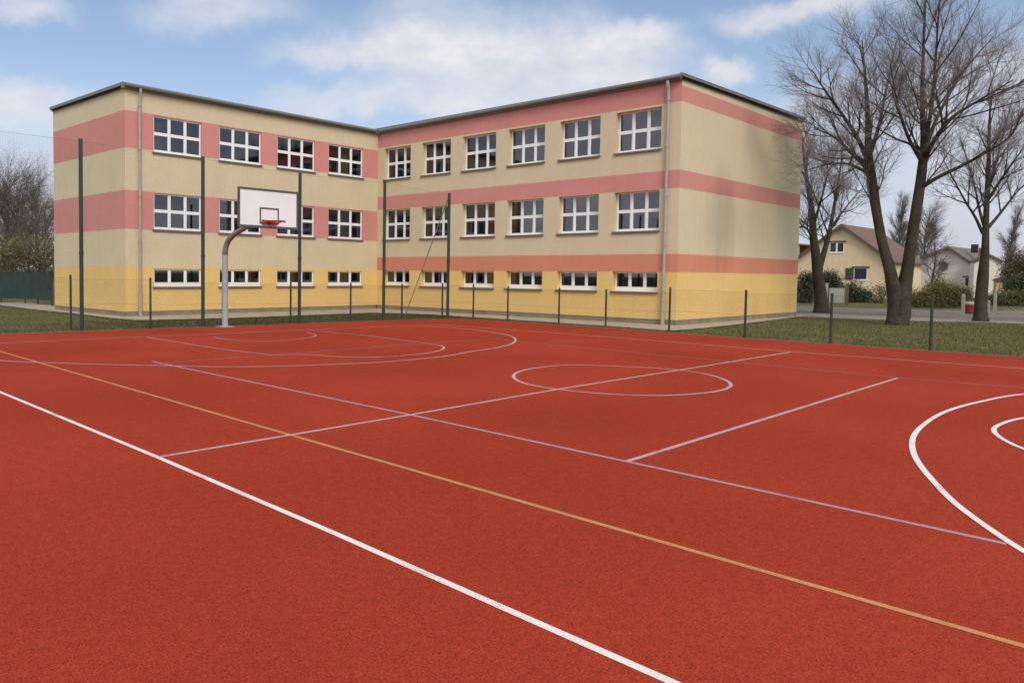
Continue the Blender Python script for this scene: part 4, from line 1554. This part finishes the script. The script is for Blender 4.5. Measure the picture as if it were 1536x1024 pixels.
# cloud field for the rest of the sky (behind the camera, overhead)
gn = nt.n("ShaderNodeTexNoise", i_Scale=3.2, i_Detail=7.0, i_Roughness=0.58)
mp = nt.n("ShaderNodeMapping")
mp.inputs["Scale"].default_value = (1, 1, 2.2)
nt.l(dirv, mp.inputs["Vector"])
nt.l(mp.outputs[0], gn.inputs["Vector"])
gm = nt.n("ShaderNodeMapRange", interpolation_type="SMOOTHSTEP")
gm.inputs["From Min"].default_value = .34
gm.inputs["From Max"].default_value = .60
gm.inputs["To Max"].default_value = .95
nt.l(gn.outputs["Fac"], gm.inputs["Value"])
vd = nt.n("ShaderNodeVectorMath", operation="DOT_PRODUCT")
vd.inputs[1].default_value = tuple(FWD)
nt.l(dirv, vd.inputs[0])
vm = nt.n("ShaderNodeMapRange")
vm.inputs["From Min"].default_value = .72
vm.inputs["From Max"].default_value = .45
nt.l(vd.outputs["Value"], vm.inputs["Value"])
gmm = nt.n("ShaderNodeMath", operation="MULTIPLY")
nt.l(gm.outputs["Result"], gmm.inputs[0])
nt.l(vm.outputs["Result"], gmm.inputs[1])
tot = nt.n("ShaderNodeMath", operation="MAXIMUM")
nt.l(acc, tot.inputs[0])
nt.l(gmm.outputs[0], tot.inputs[1])
# fine wisps inside the masses
fn = nt.n("ShaderNodeTexNoise", i_Scale=13.0, i_Detail=7.0, i_Roughness=0.6)
nt.l(mp.outputs[0], fn.inputs["Vector"])
fm_ = nt.n("ShaderNodeMapRange")
fm_.inputs["From Min"].default_value = .25
fm_.inputs["From Max"].default_value = .75
fm_.inputs["To Min"].default_value = .62
fm_.inputs["To Max"].default_value = 1.18
nt.l(fn.outputs["Fac"], fm_.inputs["Value"])
cm_ = nt.n("ShaderNodeMath", operation="MULTIPLY", use_clamp=True)
nt.l(tot.outputs[0], cm_.inputs[0])
nt.l(fm_.outputs["Result"], cm_.inputs[1])
# horizon veil
sx = nt.n("ShaderNodeSeparateXYZ")
nt.l(dirv, sx.inputs[0])
hv = nt.n("ShaderNodeMapRange", interpolation_type="SMOOTHSTEP")
hv.inputs["From Min"].default_value = .0
hv.inputs["From Max"].default_value = .30
hv.inputs["To Min"].default_value = .85
hv.inputs["To Max"].default_value = .12
nt.l(sx.outputs["Z"], hv.inputs["Value"])
skm = nt.n("ShaderNodeVectorMath", operation="MULTIPLY")
SKT = (1.0, 1.0, 1.0)
skm.inputs[1].default_value = SKT
nt.l(sky.outputs[0], skm.inputs[0])
v1 = nt.n("ShaderNodeMix", data_type="RGBA")
v1.inputs[7].default_value = (.47 / SKY, .49 / SKY, .585 / SKY, 1)
nt.l(hv.outputs["Result"], v1.inputs[0])
nt.l(skm.outputs[0], v1.inputs[6])
# cloud colour, a little greyer where thick noise is low
cc = nt.n("ShaderNodeMix", data_type="RGBA")
cc.inputs[6].default_value = (.54 / SKY, .545 / SKY, .585 / SKY, 1)
cc.inputs[7].default_value = (.70 / SKY, .685 / SKY, .70 / SKY, 1)
nt.l(fn.outputs["Fac"], cc.inputs[0])
cb_ = nt.n("ShaderNodeMapRange")
cb_.inputs["To Min"].default_value = 1.0
cb_.inputs["To Max"].default_value = 1.45  # unseen clouds outside the view brightened to add fill light
nt.l(vm.outputs["Result"], cb_.inputs["Value"])
cs_ = nt.n("ShaderNodeVectorMath", operation="SCALE")
nt.l(cc.outputs[2], cs_.inputs[0])
nt.l(cb_.outputs["Result"], cs_.inputs["Scale"])
v2 = nt.n("ShaderNodeMix", data_type="RGBA")
nt.l(cm_.outputs[0], v2.inputs[0])
nt.l(v1.outputs[2], v2.inputs[6])
nt.l(cs_.outputs[0], v2.inputs[7])
nt.l(v2.outputs[2], bg.inputs["Color"])
bg.inputs["Strength"].default_value = SKY

sc = bpy.context.scene
sc.view_settings.view_transform = "Standard"
sc.view_settings.look = "None"
sc.view_settings.exposure = 0.38
sc.view_settings.gamma = 1.0
sc.cycles.max_bounces = 8
sc.cycles.transparent_max_bounces = 16
sc.cycles.use_denoising = True
